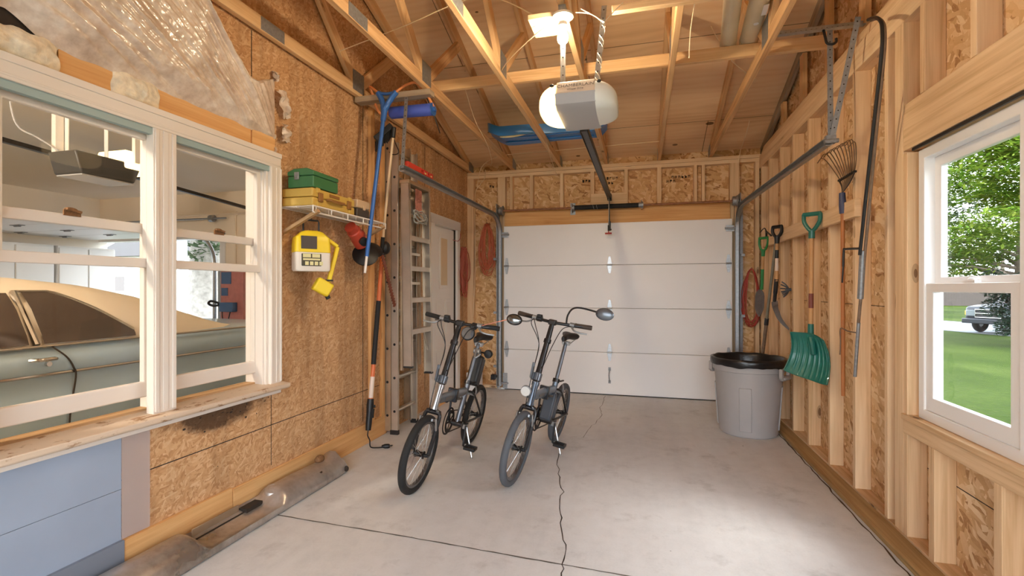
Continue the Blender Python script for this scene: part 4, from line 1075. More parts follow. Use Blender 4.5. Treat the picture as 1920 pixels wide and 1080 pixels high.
# pole hedge trimmer
mat('trim_orange', (214, 112, 62), .45); mat('blade_rust', (134, 70, 50), .5, .4); mat('sticker_pale', (226, 206, 190), .6)
pt2 = thing('pole_trimmer', 'orange shafted pole hedge trimmer leaning on the left wall', 'hedge trimmer', (-2.21, 3.62, .12))
t0, t1 = V((-2.215, 3.63, .20)), V((-2.215, 3.855, 1.66)); d = (t1-t0).normalized()
at = lambda k: t0+(t1-t0)*k
m = MB(); m.cyl(at(.05), at(1.0), .018, n=14); obj('shaft', m, 'trim_orange', pt2)
m = MB(); m.cyl(at(.33), at(.70), .0205, n=14); obj('foam_grip', m, 'black_rubber', pt2)
for k in range(7):
    pass
m = MB(); m.cyl(at(.14), at(.26), .0195, n=14); obj('sticker', m, 'sticker_pale', pt2)
m = MB(); m.tube([at(-.04), at(0), at(.05), at(.10), at(.135)], [.022, .026, .026, .031, .027], 14); m.bar(at(.03)+V((.03, 0, 0)), at(.08)+V((.03, 0, 0)), .016, .02); m.cyl(at(.09)+V((-.02, -.02, 0)), at(.09)+V((.03, .03, 0)), .012); obj('rear_handle', m, 'black_plastic', pt2)
hd = at(1.0)
m = MB(); m.ell(hd+V((.02, .01, .03)), (.045, .05, .06)); m.cyl(hd-d*.05, hd+d*.03, .028); obj('gear_head', m, 'black_plastic', pt2)
k0, k1 = V((-2.155, 3.745, 1.615)), V((-2.155, 3.965, 1.17)); bd = (k1-k0).normalized(); bn = V((0, bd.z, -bd.y))
m = MB(); m.bar(k0, k1, .006, .03, up=bn)
for i in range(18):
    p = k0+(k1-k0)*((i+.5)/18)
    for q in (1, -1): m.prism([p+bn*(q*.013)-bd*.009-V((.003, 0, 0)), p+bn*(q*.033)+bd*.002-V((.003, 0, 0)), p+bn*(q*.013)+bd*.009-V((.003, 0, 0))], (.006, 0, 0))
obj('blade', m, 'blade_rust', pt2)
m = MB(); m.tube(bez([at(-.04), at(-.07), V((-2.20, 3.62, .06)), V((-2.18, 3.60, .012)), V((-2.12, 3.60, .010)), V((-2.075, 3.62, .012))]), .005, 8); cd = obj('cord', m, 'black_rubber', pt2)
m = MB(); m.tube([(-2.085, 3.615, .02), (-2.06, 3.625, .02), (-2.035, 3.635, .02), (-2.025, 3.64, .02)], [.010, .019, .019, .014], 12); m.bar((-2.025, 3.632, .022), (-2.005, 3.64, .022), .003, .006); m.bar((-2.025, 3.647, .022), (-2.005, 3.655, .022), .003, .006); obj('plug', m, 'black_plastic', cd)

# aluminium extension ladder flat against the wall
mat('ladder_alu', (204, 192, 176), .38, metal=.75, var=.08, vscale=8); mat('ladder_alu_tan', (190, 166, 138), .45, metal=.65, var=.12, vscale=8)  # tan tints carry the warm wood reflection in the alloy's colour
el = thing('extension_ladder', 'tall tan aluminium extension ladder flat against the left wall', 'ladder', (-2.21, 4.2, 0))
def rail(m, x0, x1, y, z0, z1, sgn, t=.004):
    m.box(x0, x1, y-t/2, y+t/2, z0, z1); m.box(x0, x0+t, y, y+sgn*.028, z0, z1); m.box(x1-t, x1, y, y+sgn*.028, z0, z1)
for sec, (x0, x1, z0, z1, mt) in enumerate(((-2.278, -2.212, .03, 2.72, 'ladder_alu_tan'), (-2.206, -2.142, .03, 2.66, 'ladder_alu'))):
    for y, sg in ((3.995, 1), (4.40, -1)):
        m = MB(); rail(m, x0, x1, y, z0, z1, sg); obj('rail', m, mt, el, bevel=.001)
    k = 0; z = .17+.04*sec
    while z < z1-.1:
        m = MB(); xc = (x0+x1)/2; m.tube([(xc, 3.997, z), (xc, 4.398, z)], .016, 10); m.box(xc-.017, xc+.017, 3.997, 4.398, z+.008, z+.014)
        ru = obj('rung', m, mt, el)
        m = MB(); m.cyl((xc, 3.991, z), (xc, 3.9945, z), .012, n=12); obj('rung_end', m, 'black_rubber', ru)
        z += .305
for y in (3.995, 4.40):
    m = MB(); m.box(-2.215, -2.135, y-.012, y+.022, 0, .04); obj('foot', m, 'dark_steel', el, bevel=.003)
# step ladder hung in front of it
sl2 = thing('step_ladder', 'folded aluminium step ladder hung in front of the extension ladder', 'ladder', (-2.08, 4.2, .6))
top_, bot_ = 2.29, .60
def rx(z): return -2.075+.03*(top_-z)/(top_-bot_)
for y, sg, zb in ((4.0, 1, .62), (4.455, -1, .50)):
    m = MB()
    f = 1 if sg > 0 else -1
    for (ya, yb2, xa, xb) in ((y, y+f*.004, -.042, .042), (y, y+f*.032, .038, .042), (y, y+f*.032, -.042, -.038)):
        m.prism([(rx(zb)+xa, ya, zb), (rx(zb)+xb, ya, zb), (rx(top_)+xb, ya, top_), (rx(top_)+xa, ya, top_)], (0, yb2-ya, 0))
    obj('side_rail', m, 'ladder_alu', sl2, bevel=.001)
    m = MB(); m.box(rx(zb)-.045, rx(zb)+.045, y-.004 if f > 0 else y-.03, y+.03 if f > 0 else y+.004, zb-.012, zb+.006); obj('foot', m, 'dark_steel', sl2, bevel=.003)
for z in (.95, 1.24, 1.53, 1.81):
    m = MB(); x = rx(z); m.box(x-.04, x+.04, 4.005, 4.45, z, z+.006); m.box(x+.034, x+.04, 4.005, 4.45, z-.04, z+.004); m.box(x-.04, x-.034, 4.005, 4.45, z-.03, z+.004); obj('step', m, 'ladder_alu', sl2, bevel=.0015)
for z in (1.38, 1.66):
    m = MB(); m.box(-2.128, -2.115, 4.04, 4.41, z-.012, z+.012); obj('rear_bar', m, 'ladder_alu', sl2)
for y in (4.04, 4.41):
    m = MB(); m.box(-2.133, -2.113, y-.014, y+.014, .58, 2.2); obj('rear_leg', m, 'ladder_alu_tan', sl2, bevel=.001)
m = MB(); m.bar((rx(.9), 4.02, .72), (rx(.9), 4.12, .93), .004, .02); m.bar((rx(.9), 4.43, .72), (rx(.9), 4.34, .93), .004, .02); obj('brace', m, 'ladder_alu', sl2)
m = MB(); m.box(-2.125, -2.03, 3.995, 4.46, top_-.005, top_+.03); obj('top_cap', m, 'ladder_alu_tan', sl2, bevel=.004)
m = MB(); m.box(-2.040, -2.031, 4.14, 4.26, 2.05, 2.26); obj('warning_label', m, mat('label_red', (196, 128, 112), .5, var=.3, vscale=60), sl2)
m = MB(); rr = random.Random(8)
for k in range(5):
    P_ = [V((-2.03+.02*math.cos(a)+rr.uniform(-.01, .01), 4.23+.13*math.sin(a), 2.0+.05*math.cos(a+k)+rr.uniform(-.012, .012))) for a in [2*PI*i/14 for i in range(14)]]
    m.tube(P_, .006, 6, closed=True)
obj('rope_tie', m, mat('grey_rope', (168, 166, 160), .8), sl2)
# red tool lying on the left track
mat('bright_red', (196, 58, 44), .4)
rt = thing('red_level', 'red plastic level resting on the left door track above the ladders', 'level', (-1.80, 3.73, 2.29))
m = MB(); tz = 2.296
m.box(-1.815, -1.785, 3.50, 3.74, tz, tz+.045); m.box(-1.815, -1.785, 3.735, 3.98, tz, tz+.010); m.box(-1.815, -1.785, 3.735, 3.98, tz+.035, tz+.045)
for y in (3.74, 3.80, 3.86, 3.92, 3.97): m.box(-1.815, -1.785, y-.006, y+.006, tz, tz+.045)
obj('frame', m, 'bright_red', rt, bevel=.003)
m = MB(); m.cyl((-1.80, 3.81, tz+.022), (-1.80, 3.85, tz+.022), .009); m.cyl((-1.80, 3.93, tz+.022), (-1.80, 3.96, tz+.022), .009); obj('vial', m, mat('vial_pale', (230, 220, 150), .2), rt)

# extension cords hung in long coils
mat('cord_orange', (186, 92, 58), .5); mat('cord_red', (176, 62, 46), .5); mat('cord_salmon', (180, 92, 74), .55)
def coil(label, c, wax, h, w, loops, r, mt, seed, nrm, group='hanging cord coils', wrap=True):
    """flattened loops hanging from a nail at c; wax is the horizontal axis of the loops, nrm points into the room"""
    rr = random.Random(seed); c = V(c); wax = V(wax); nrm = V(nrm)
    t = thing('cord_coil', label, 'cord', c-AZ*h, group=group)
    m = MB(); pts = []
    for k in range(loops):
        hh = h*rr.uniform(.70 if loops > 12 else .88, 1.0); ww = w*rr.uniform(.25 if loops > 12 else .6, 1.0); off = rr.uniform(-.1, .1)*w; dep = rr.uniform(.008, .06)
        N = 22
        for i in range(N):
            a = 2*PI*i/N
            x = math.sin(a)*ww/2*(.62+.38*(1-math.cos(a))/2*1.25)+off*(1-math.cos(a))/2
            z = -hh/2*(1-math.cos(a))
            j = .010 if loops > 12 else .005
            pts.append(c+wax*(x+rr.uniform(-j, j))+AZ*(z+rr.uniform(-j, j))+nrm*(dep+rr.uniform(-.004, .004)))
    m.tube(pts, r, 6); obj('cord', m, mt, t, smooth=70)
    if wrap:
        m = MB(); 
        m.tube([c+wax*(.03*math.cos(a))+AZ*(-.035+.004*a)+nrm*(.025+.03*math.sin(a)) for a in [i*.5 for i in range(26)]], r, 6); obj('wrap', m, mt, t)
    m = MB(); m.cyl(c-nrm*.01+AZ*.004, c+nrm*.06+AZ*.012, .004, n=8); obj('nail', m, 'dark_steel', t)
    return t
coil('thick rust red extension cord coil on the far wall left of the garage door', (-1.99, 6.205, 2.19), (1, 0, 0), .70, .26, 15, .0058, 'cord_orange', 3, (0, -1, 0))
coil('tangled salmon extension cord coil on the left wall past the white door', (-2.285, 5.98, 1.86), (0, 1, 0), .64, .40, 15, .0058, 'cord_salmon', 9, (1, 0, 0))
coil('thin red extension cord coil on the far wall right of the garage door', (1.235, 6.215, 1.56), (1, 0, 0), .70, .22, 9, .005, 'cord_red', 6, (0, -1, 0), wrap=False)
m = MB(); m.tube(bez([(-2.255, 5.88, 2.04), (-2.25, 5.84, 1.97), (-2.25, 5.76, 1.93), (-2.25, 5.6, 1.93)]), .004, 6)
tag(obj('red_extension_cord', m, 'cord_red'), 'thin red cord end drooping over the white door casing', 'cord')

bx2 = thing('floor_box', 'small white box with a brown lid on the floor in the far left corner', 'box', (-2.12, 6.02, 0))
m = MB(); m.box(-2.2, -2.03, 5.94, 6.10, 0, .24); obj('body', m, 'white_vinyl', bx2, bevel=.006)
m = MB(); m.box(-2.205, -2.025, 5.935, 6.105, .241, .265); obj('lid', m, 'case_brown', bx2, bevel=.004)
# chrome car bumper lying along the left wall
t = NT('worn_chrome')
pos = t.n('ShaderNodeNewGeometry').outputs['Position']
a = t.noise(pos, 3, 4, .6); b = t.noise(pos, 30, 4)
t.l(t.ramp(t.math('ADD', t.math('MULTIPLY', a, .7), t.math('MULTIPLY', b, .3)), [(.36, (150, 140, 130)), (.5, (182, 174, 166)), (.66, (204, 198, 192))]), t.b.inputs['Base Color'])
t.b.inputs['Metallic'].default_value = .72
t.l(t.math('ADD', t.math('MULTIPLY', a, .22), .2), t.b.inputs['Roughness'])
bp = thing('car_bumper', 'old chrome car bumper lying on the floor along the left wall', 'car bumper', (-2.15, 2.1, 0))
sec0 = [(-.105, .03), (-.108, .07), (-.095, .102), (-.062, .120), (-.015, .122), (.035, .106), (.072, .078), (.094, .042), (.098, .010), (.088, .001), (-.09, .001)]
drop = {2: .050, 3: .078, 4: .086, 5: .078, 6: .050}
ys = [.9, 1.3, 1.6, 1.80]+[1.86+.016*i for i in range(11)]+[2.1, 2.2, 2.3]+[2.36+.014*i for i in range(13)]+[2.6, 2.7, 2.85, 2.95, 3.0, 3.03, 3.06, 3.08, 3.095]
rings = []
for y in ys:
    w = max(0, min(1, (y-1.88)/.10, (2.50-y)/.10)); w = w*w*(3-2*w)
    k = 1-.16*max(0, min(1, (y-2.75)/.3)); lip = max(0, min(1, (y-2.96)/.12))
    P_ = []
    for i, (a_, z_) in enumerate(sec0):
        zz = z_*k-w*drop.get(i, 0)+(.04*lip**2*(1 if 1 <= i <= 4 else .25) if z_ > .02 else 0)
        P_.append(V((-2.150+a_*(1-.08*lip), y, max(.001, zz))))
    rings.append(P_)
m = MB(); m.loft(rings); obj('bumper_bar', m, 'worn_chrome', bp, smooth=60)
m = MB(); m.box(-2.246, -2.19, 2.30, 2.42, .030, .062); obj('bolt_slot', m, 'dark_line', bp)
m = MB(); m.box(-2.215, -2.205, 1.99, 2.30, .030, .0445); obj('recess_slot', m, 'dark_line', bp)
m = MB(); m.lathe([(.05, 0), (.052, .010), (.045, .024), (.026, .03), (.02, .016)], (-2.185, 2.50, .085), (.25, -.25, 1), 20); obj('bolt_boss', m, 'worn_chrome', bp)
m = MB(); m.box(-2.243, -2.236, 1.99, 2.29, .045, .088); obj('plate_bracket', m, 'ladder_alu_tan', bp, bevel=.002)
m = MB(); m.ell((-2.20, 2.965, .125), (.03, .04, .028)); obj('rusty_mount', m, 'rust', bp)
m = MB(); m.cyl((-2.10, 2.84, .082), (-2.10, 2.84, .09), .012, n=12); m.ell((-2.06, 3.075, .03), (.018, .02, .02)); obj('bolt', m, 'dark_line', bp)
# ------------------------------------------------------------------ tools on the right wall
mat('handle_wood', (196, 148, 96), .5, var=.08, vscale=14); mat('teal', (28, 104, 92), .4, coat=.2); mat('scoop_green', (30, 112, 100), .38, coat=.25, var=.06, vscale=10)
mat('garden_green', (38, 128, 66), .45); mat('blade_grey', (112, 106, 104), .5, .5, var=.1, vscale=30); mat('sticker_red', (122, 62, 48), .5)
mat('rake_tine', (128, 104, 80), .5, .5); mat('rake_shaft', (176, 110, 58), .5, var=.08); mat('navy_socket', (54, 62, 92), .45); mat('pole_brown', (128, 106, 88), .5, .3, var=.2, vscale=30)
mat('pole_grey', (134, 130, 116), .45, .4, var=.15, vscale=25)
# green snow shovel hung by its D grip
ss = thing('snow_shovel', 'wooden handled snow shovel with a ribbed teal scoop on the tool ledger', 'snow shovel', (1.24, 4.13, .72))
gt = pick(1524, 403, x=1.235); g0 = pick(1522, 432, x=1.235); gb = pick(1520, 632, x=1.235)
d = (g0-gb).normalized(); sd = V((.68, -.73, 0)); sd = (sd-d*sd.dot(d)).normalized()
m = MB(); m.cyl(gb-d*.03, g0, .0165, n=14); obj('shaft', m, 'handle_wood', ss)
m = MB()
m.tube([g0-d*.06, g0], .022, 12)
m.tube(bez([g0-d*.01, g0+d*.02+sd*.03, g0+d*.07+sd*.058, g0+d*.125+sd*.06], 5), .0145, 10); m.tube(bez([g0-d*.01, g0+d*.02-sd*.03, g0+d*.07-sd*.058, g0+d*.125-sd*.06], 5), .0145, 10)
m.tube([g0+d*.122-sd*.064, g0+d*.122+sd*.064], .0165, 10); obj('grip', m, 'teal', ss)
m = MB(); p = gb+d*.22; m.cyl(p, p+d*.11, .0172, n=14); obj('red_label', m, 'sticker_red', ss)
m = MB(); m.tube([gb-d*.05, gb+d*.10], [.024, .020], 12); obj('socket', m, 'teal', ss)
# scoop: a curved ribbed sheet, width axis wv, falling along dn and curling outwards
wv_ = V((.62, -.76, -.16)).normalized(); fw = V((-.78, -.62, 0)).normalized(); SC = gb-d*.01-V((.0, .03, 0))
def scoop(u, v, off=0.0):
    # u across (-1..1), v down (0..1)
    rib = .007*max(0, math.cos(u*PI*8))*min(1, 6*v, 6*(1-v))
    curl = .10*(v-.45)**2*2.2-.02
    sides = .055*u*u
    edge = .035*u*u*(1-v)
    return SC+wv_*(u*(.128+.04*v))+AZ*(.035-edge-.335*v+.02*abs(u)**3)+fw*(curl+sides*.9+rib+off-.01)
m = MB()
m.grid(lambda a, b: scoop(2*a-1, b), 96, 20); m.grid(lambda a, b: scoop(2*a-1, b, -.006), 96, 20)
obj('scoop', m, 'scoop_green', ss, smooth=60)
m = MB(); m.tube([scoop(-1+2*i/20, 1, -.003) for i in range(21)], .005, 6); m.tube([scoop(-1+2*i/20, 0, -.003) for i in range(21)], .006, 6); m.tube([scoop(-1, i/10, -.003) for i in range(11)], .006, 6); m.tube([scoop(1, i/10, -.003) for i in range(11)], .006, 6)
m.tube(bez([gb+fw*.0, SC+AZ*-.04-fw*.005, SC+AZ*-.12-fw*.02]), [.024]*8+[.022]*8+[.014], 10)
obj('scoop_rim', m, 'teal', ss)

# leaf rake, tines up
lr = thing('leaf_rake', 'spring tine leaf rake hung head up with an orange brown shaft', 'rake', (1.29, 3.66, .62))
r0, r1 = pick(1581, 742, x=1.318), pick(1580, 392, x=1.29); d = (r1-r0).normalized()
m = MB(); m.cyl(r0, r1, .0125, n=12); obj('shaft', m, 'rake_shaft', lr)
sk = pick(1579, 362, x=1.29)
m = MB(); m.tube([r1-d*.03, r1+d*.02, sk], [.019, .022, .018], 12); obj('socket', m, 'navy_socket', lr)
tips = [(1545, 298), (1551, 290), (1557, 287), (1563, 282), (1569, 279), (1576, 275), (1583, 271), (1589, 268), (1594, 265), (1599, 264), (1604, 268)]
mids = [(1575, 338), (1578, 335), (1581, 333), (1583, 331), (1586, 330), (1589, 329), (1592, 327), (1595, 325), (1597, 324), (1600, 323), (1602, 322)]
m = MB()
for k, ((a, b), (e, f)) in enumerate(zip(tips, mids)):
    tip = pick(a, b, x=1.25); mid = pick(e, f, x=1.29)
    tipb = tip+V((-.045, -.012, -.03)); m.tube(bez([sk, mid, tip, tipb], 5), .0032, 6)
obj('tines', m, 'rake_tine', lr)
m = MB(); a, b = pick(1573, 339, x=1.287), pick(1604, 321, x=1.287); m.bar(a, b, .016, .012); m.tube(bez([sk, pick(1578, 350, x=1.287), a]), .003, 6); m.tube(bez([sk, pick(1592, 345, x=1.287), b]), .003, 6); obj('brace_bar', m, 'black_plastic', lr)

# green handled spade
gs = thing('garden_spade', 'small green handled spade hung at the far end of the ledger', 'spade', (1.28, 5.84, 1.2))
X_ = 1.255; a, b = pick(1431, 470, x=X_), pick(1427, 575, x=X_); d = (a-b).normalized(); sd = V((.65, -.76, 0))
m = MB(); m.tube(bez([a, a+d*.02+sd*.03, a+d*.08+sd*.05, a+d*.135+sd*.05]), .012, 8); m.tube(bez([a, a+d*.02-sd*.03, a+d*.08-sd*.05, a+d*.135-sd*.05]), .012, 8); m.tube([a+d*.135-sd*.055, a+d*.135+sd*.055], .014, 8); m.tube([a-d*.06, a+d*.01], [.018, .022], 10); obj('grip', m, 'garden_green', gs)
m = MB(); m.cyl(a-d*.05, a-d*.20, .0155, n=12); obj('shaft', m, 'handle_wood', gs)
m = MB(); m.cyl(a-d*.20, a-d*.42, .0165, n=12); obj('sleeve', m, 'garden_green', gs)
q = a-d*.42
m = MB(); rings = []
for i in range(9):
    v = i/8; w = .055*(1-.9*max(0, (v-.6)/.4)**2)*min(1, .35+v*4); p = q-d*(.30*v)
    rings.append([p+sd*(w*c_)+V((-.006-.012*abs(c_)**2+s_, 0, 0)) for c_, s_ in ((-1, 0), (-.5, 0), (0, 0), (.5, 0), (1, 0), (1, .003), (.5, .003), (0, .003), (-.5, .003), (-1, .003))])
m.loft(rings); obj('blade', m, 'blade_grey', gs, smooth=60)

# black D grip drain tool
bs = thing('drain_spade', 'black gripped long tool with a curved grey blade on the ledger', 'spade', (1.28, 5.2, .95))
X_ = 1.25; a, b = pick(1457, 445, x=X_), pick(1456, 527, x=X_); d = (a-b).normalized(); sd = V((.6, -.8, 0))
m = MB(); m.tube(bez([a, a+d*.02+sd*.03, a+d*.06+sd*.05, a+d*.105+sd*.045]), .015, 8); m.tube(bez([a, a+d*.02-sd*.03, a+d*.06-sd*.05, a+d*.105-sd*.045]), .015, 8); m.tube([a+d*.10-sd*.05, a+d*.10+sd*.05], .017, 8); m.tube([a-d*.06, a+d*.01], [.02, .026], 10); obj('grip', m, 'black_plastic', bs)
m = MB(); m.cyl(a-d*.05, b, .016, n=12); obj('shaft', m, 'handle_wood', bs)
m = MB(); m.cyl(a-d*.12, a-d*.20, .0167, n=12); obj('black_band', m, 'black_plastic', bs)
m = MB(); m.cyl(a-d*.20, a-d*.32, .0166, n=12); obj('sticker', m, 'sticker_pale', bs)
m = MB(); e = pick(1452, 565, x=X_); m.tube(bez([b+d*.02, b*.5+e*.5, e]), [.019]*10+[.016]*7, 10); obj('socket', m, 'dark_steel', bs)
tip = pick(1480, 618, x=1.20)
m = MB(); rings = []
P_ = bez([e, pick(1455, 580, x=1.25), pick(1464, 600, x=1.22), tip], 5)
for i, p in enumerate(P_):
    v = i/(len(P_)-1); w = .030*(1-.75*max(0, (v-.5)/.5))
    dd = (P_[min(i+1, len(P_)-1)]-P_[max(i-1, 0)]).normalized(); s2 = dd.cross(V((-.6, -.8, 0))).normalized(); n2 = s2.cross(dd)
    rings.append([p-s2*w, p+n2*.004, p+s2*w, p+n2*.001])
m.loft(rings); obj('blade', m, 'blade_grey', bs, smooth=60)

# grey pole leaning behind the bin
m = MB(); a, b = pick(1455, 452, x=1.285), V((1.19, 5.72, .03)); d = (a-b).normalized()
gp = thing('long_pole', 'grey green metal pole leaning behind the rubbish bin', 'pole', b)
m.cyl(b, b+d*1.0, .017, n=12); obj('lower_tube', m, 'pole_brown', gp)
m = MB(); m.cyl(b+d*.98, a, .0145, n=12); obj('upper_tube', m, 'pole_grey', gp)
m = MB(); m.cyl(b+d*.95, b+d*1.02, .021, n=12); obj('collar', m, 'dark_steel', gp)
# garden weeder star: grey twiggy tool hung on a stud
tw = thing('hand_cultivator', 'small grey clawed hand cultivator hung low on a stud beside the curved blade', 'cultivator', pick(1478, 545, x=1.31))
c = pick(1480, 543, x=1.31)
m = MB(); rr = random.Random(4)
for k in range(9):
    a = -2.4+k*.42; r_ = rr.uniform(.05, .10)
    m.tube(bez([c, c+V((-.02, math.cos(a)*r_*.6, math.sin(a)*r_*.6)), c+V((-.05, math.cos(a)*r_, math.sin(a)*r_))], 4), .006, 6)
m.cyl(c+V((.015, 0, 0)), c+V((-.03, 0, 0)), .014)
obj('claws', m, mat('slate_metal', (86, 90, 98), .5, .4), tw)
m = MB(); m.tube(bez([pick(1425, 436, x=1.30), pick(1433, 428, x=1.28), pick(1437, 434, x=1.27)]), .006, 6); m.tube([pick(1436, 433, x=1.27), pick(1446, 442, x=1.285)], .008, 6); m.tube([pick(1437, 434, x=1.27), pick(1437, 446, x=1.29)], .010, 6)
tag(obj('tool_hook', m, 'black_plastic'), 'small black hook at the far end of the tool ledger', 'hook')

# two bent poles hung by the window
p1_ = [pick(1628, 37, x=1.22), pick(1640, 33, x=1.20), pick(1650, 38, x=1.19), pick(1654, 55, x=1.19), pick(1652, 110, x=1.19)]
bpole = thing('bent_pole', 'long black hooked pole with a crank arm hanging from the angle iron', 'pole', pick(1611, 478, x=1.21))
m = MB(); m.tube(bez(p1_+[pick(1632, 290, x=1.20), pick(1612, 478, x=1.21)], 6), .009, 10); obj('tube', m, 'black_plastic', bpole)
m = MB(); m.tube(bez([pick(1613, 466, x=1.21), pick(1586, 467, x=1.21), pick(1582, 470, x=1.21), pick(1581, 500, x=1.215)], 4), .007, 8); m.tube([pick(1581, 500, x=1.215), pick(1579, 530, x=1.22)], .005, 6); obj('crank', m, 'dark_steel', bpole)
gpole = thing('bent_pole', 'brownish grey hooked pole with a short side rod beside the black pole', 'pole', pick(1603, 705, x=1.26))
m = MB(); m.tube(bez([pick(1634, 38, x=1.24), pick(1645, 35, x=1.22), pick(1655, 42, x=1.21), pick(1659, 62, x=1.21), pick(1656, 120, x=1.215), pick(1638, 300, x=1.23), pick(1611, 590, x=1.25), pick(1606, 650, x=1.255)], 6), .0085, 10); obj('tube', m, 'pole_brown', gpole)
m = MB(); m.tube([pick(1610, 605, x=1.25), pick(1603, 706, x=1.26)], .0095, 10); m.tube([pick(1618, 470, x=1.235), pick(1613, 560, x=1.243)], .016, 10); obj('grey_end', m, 'zinc_dull', gpole)
m = MB(); m.tube(bez([pick(1607, 624, x=1.25), pick(1590, 621, x=1.25), pick(1576, 616, x=1.25), pick(1576, 640, x=1.255), pick(1575, 665, x=1.26)], 4), .004, 6); obj('side_rod', m, 'pole_brown', gpole)

# ------------------------------------------------------------------ rubbish bin
mat('bin_grey', (168, 166, 166), .5, var=.04, vscale=5); mat('bag_black', (26, 26, 28), .28, bump=.6, bscale=30)
bc = V((.955, 4.92, 0))
tc_ = thing('rubbish_bin', 'round grey plastic rubbish bin with a black liner by the right wall', 'rubbish bin', bc)
m = MB(); m.lathe([(.0, .004), (.235, .0), (.245, .012), (.262, .20), (.278, .45), (.290, .58), (.305, .585), (.308, .655), (.318, .66), (.320, .685), (.312, .69), (.296, .69), (.290, .66), (.270, .40), (.238, .03), (.0, .02)], bc, AZ, 64); obj('body', m, 'bin_grey', tc_, smooth=30)
ca = math.radians(-38)
for a in (ca, ca+PI):
    o_ = V((math.cos(a), math.sin(a), 0)); tn = V((-o_.y, o_.x, 0))
    m = MB(); c = bc+o_*.312+AZ*.575
    m.prism([c+tn*.085+AZ*.055+o_*.0, c+tn*.085-AZ*.025, c+tn*.06-AZ*.05, c-tn*.06-AZ*.05, c-tn*.085-AZ*.025, c-tn*.085+AZ*.055, c-tn*.055+AZ*.055, c-tn*.05-AZ*.01, c+tn*.05-AZ*.01, c+tn*.055+AZ*.055], o_*.03)
    m.obox(c+o_*.032+AZ*-.03, tn, o_, AZ, (.12, .03, .02)); obj('handle', m, 'bin_grey', tc_, bevel=.005)
for k in range(0, 8, 2):
    a = ca+PI/8+k*PI/4; o_ = V((math.cos(a), math.sin(a), 0))
    m = MB(); m.bar(bc+o_*.252+AZ*.06, bc+o_*.279+AZ*.45, .10, .012, up=o_); obj('rib', m, 'bin_grey', tc_, bevel=.004)
def bag(u, v):
    a = 2*PI*u; n = noise.noise(V((math.cos(a)*4, math.sin(a)*4, v*3)))
    prof = [(.322, .635), (.328, .66), (.326, .69), (.312, .70), (.295, .695), (.285, .66), (.275, .61), (.27, .56)]
    k = v*(len(prof)-1); i = min(int(k), len(prof)-2); f = k-i
    r = prof[i][0]*(1-f)+prof[i+1][0]*f; z = prof[i][1]*(1-f)+prof[i+1][1]*f
    return bc+V((math.cos(a)*(r+.004*n), math.sin(a)*(r+.004*n), z+(.018*n if v < .1 else .006*n)))
m = MB(); m.grid(bag, 120, 14); m.lathe([(.001, .585), (.15, .58), (.22, .60), (.275, .575)], bc, AZ, 32, closed=False); obj('liner', m, 'bag_black', tc_, smooth=70)
# ------------------------------------------------------------------ two folding bicycles
mat('bike_black', (34, 34, 37), .32, metal=.35, coat=.35); mat('bike_gun', (104, 110, 118), .3, metal=.55, coat=.4); mat('bike_blue', (108, 122, 138), .3, metal=.5, coat=.4)
mat('alloy', (186, 188, 190), .3, metal=.9); mat('tyre_black', (30, 29, 29), .8, bump=.5, bscale=260); mat('tyre_grey', (84, 88, 94), .8, bump=.5, bscale=260)
mat('rim_metal', (120, 120, 122), .3, metal=.85); mat('saddle', (24, 24, 26), .5, coat=.1); mat('chain_steel', (70, 66, 62), .4, metal=.8); mat('mirror_glass', (120, 124, 128), .12, metal=.9)
mat('lens_dark', (92, 90, 88), .12, coat=.6); mat('lamp_glass', (214, 214, 210), .12, coat=.6); mat('battery_black', (32, 33, 36), .45); mat('battery_blue', (54, 64, 76), .4, coat=.2); mat('grip_brown', (66, 54, 46), .7); mat('reflector_amber', (220, 160, 60), .3)
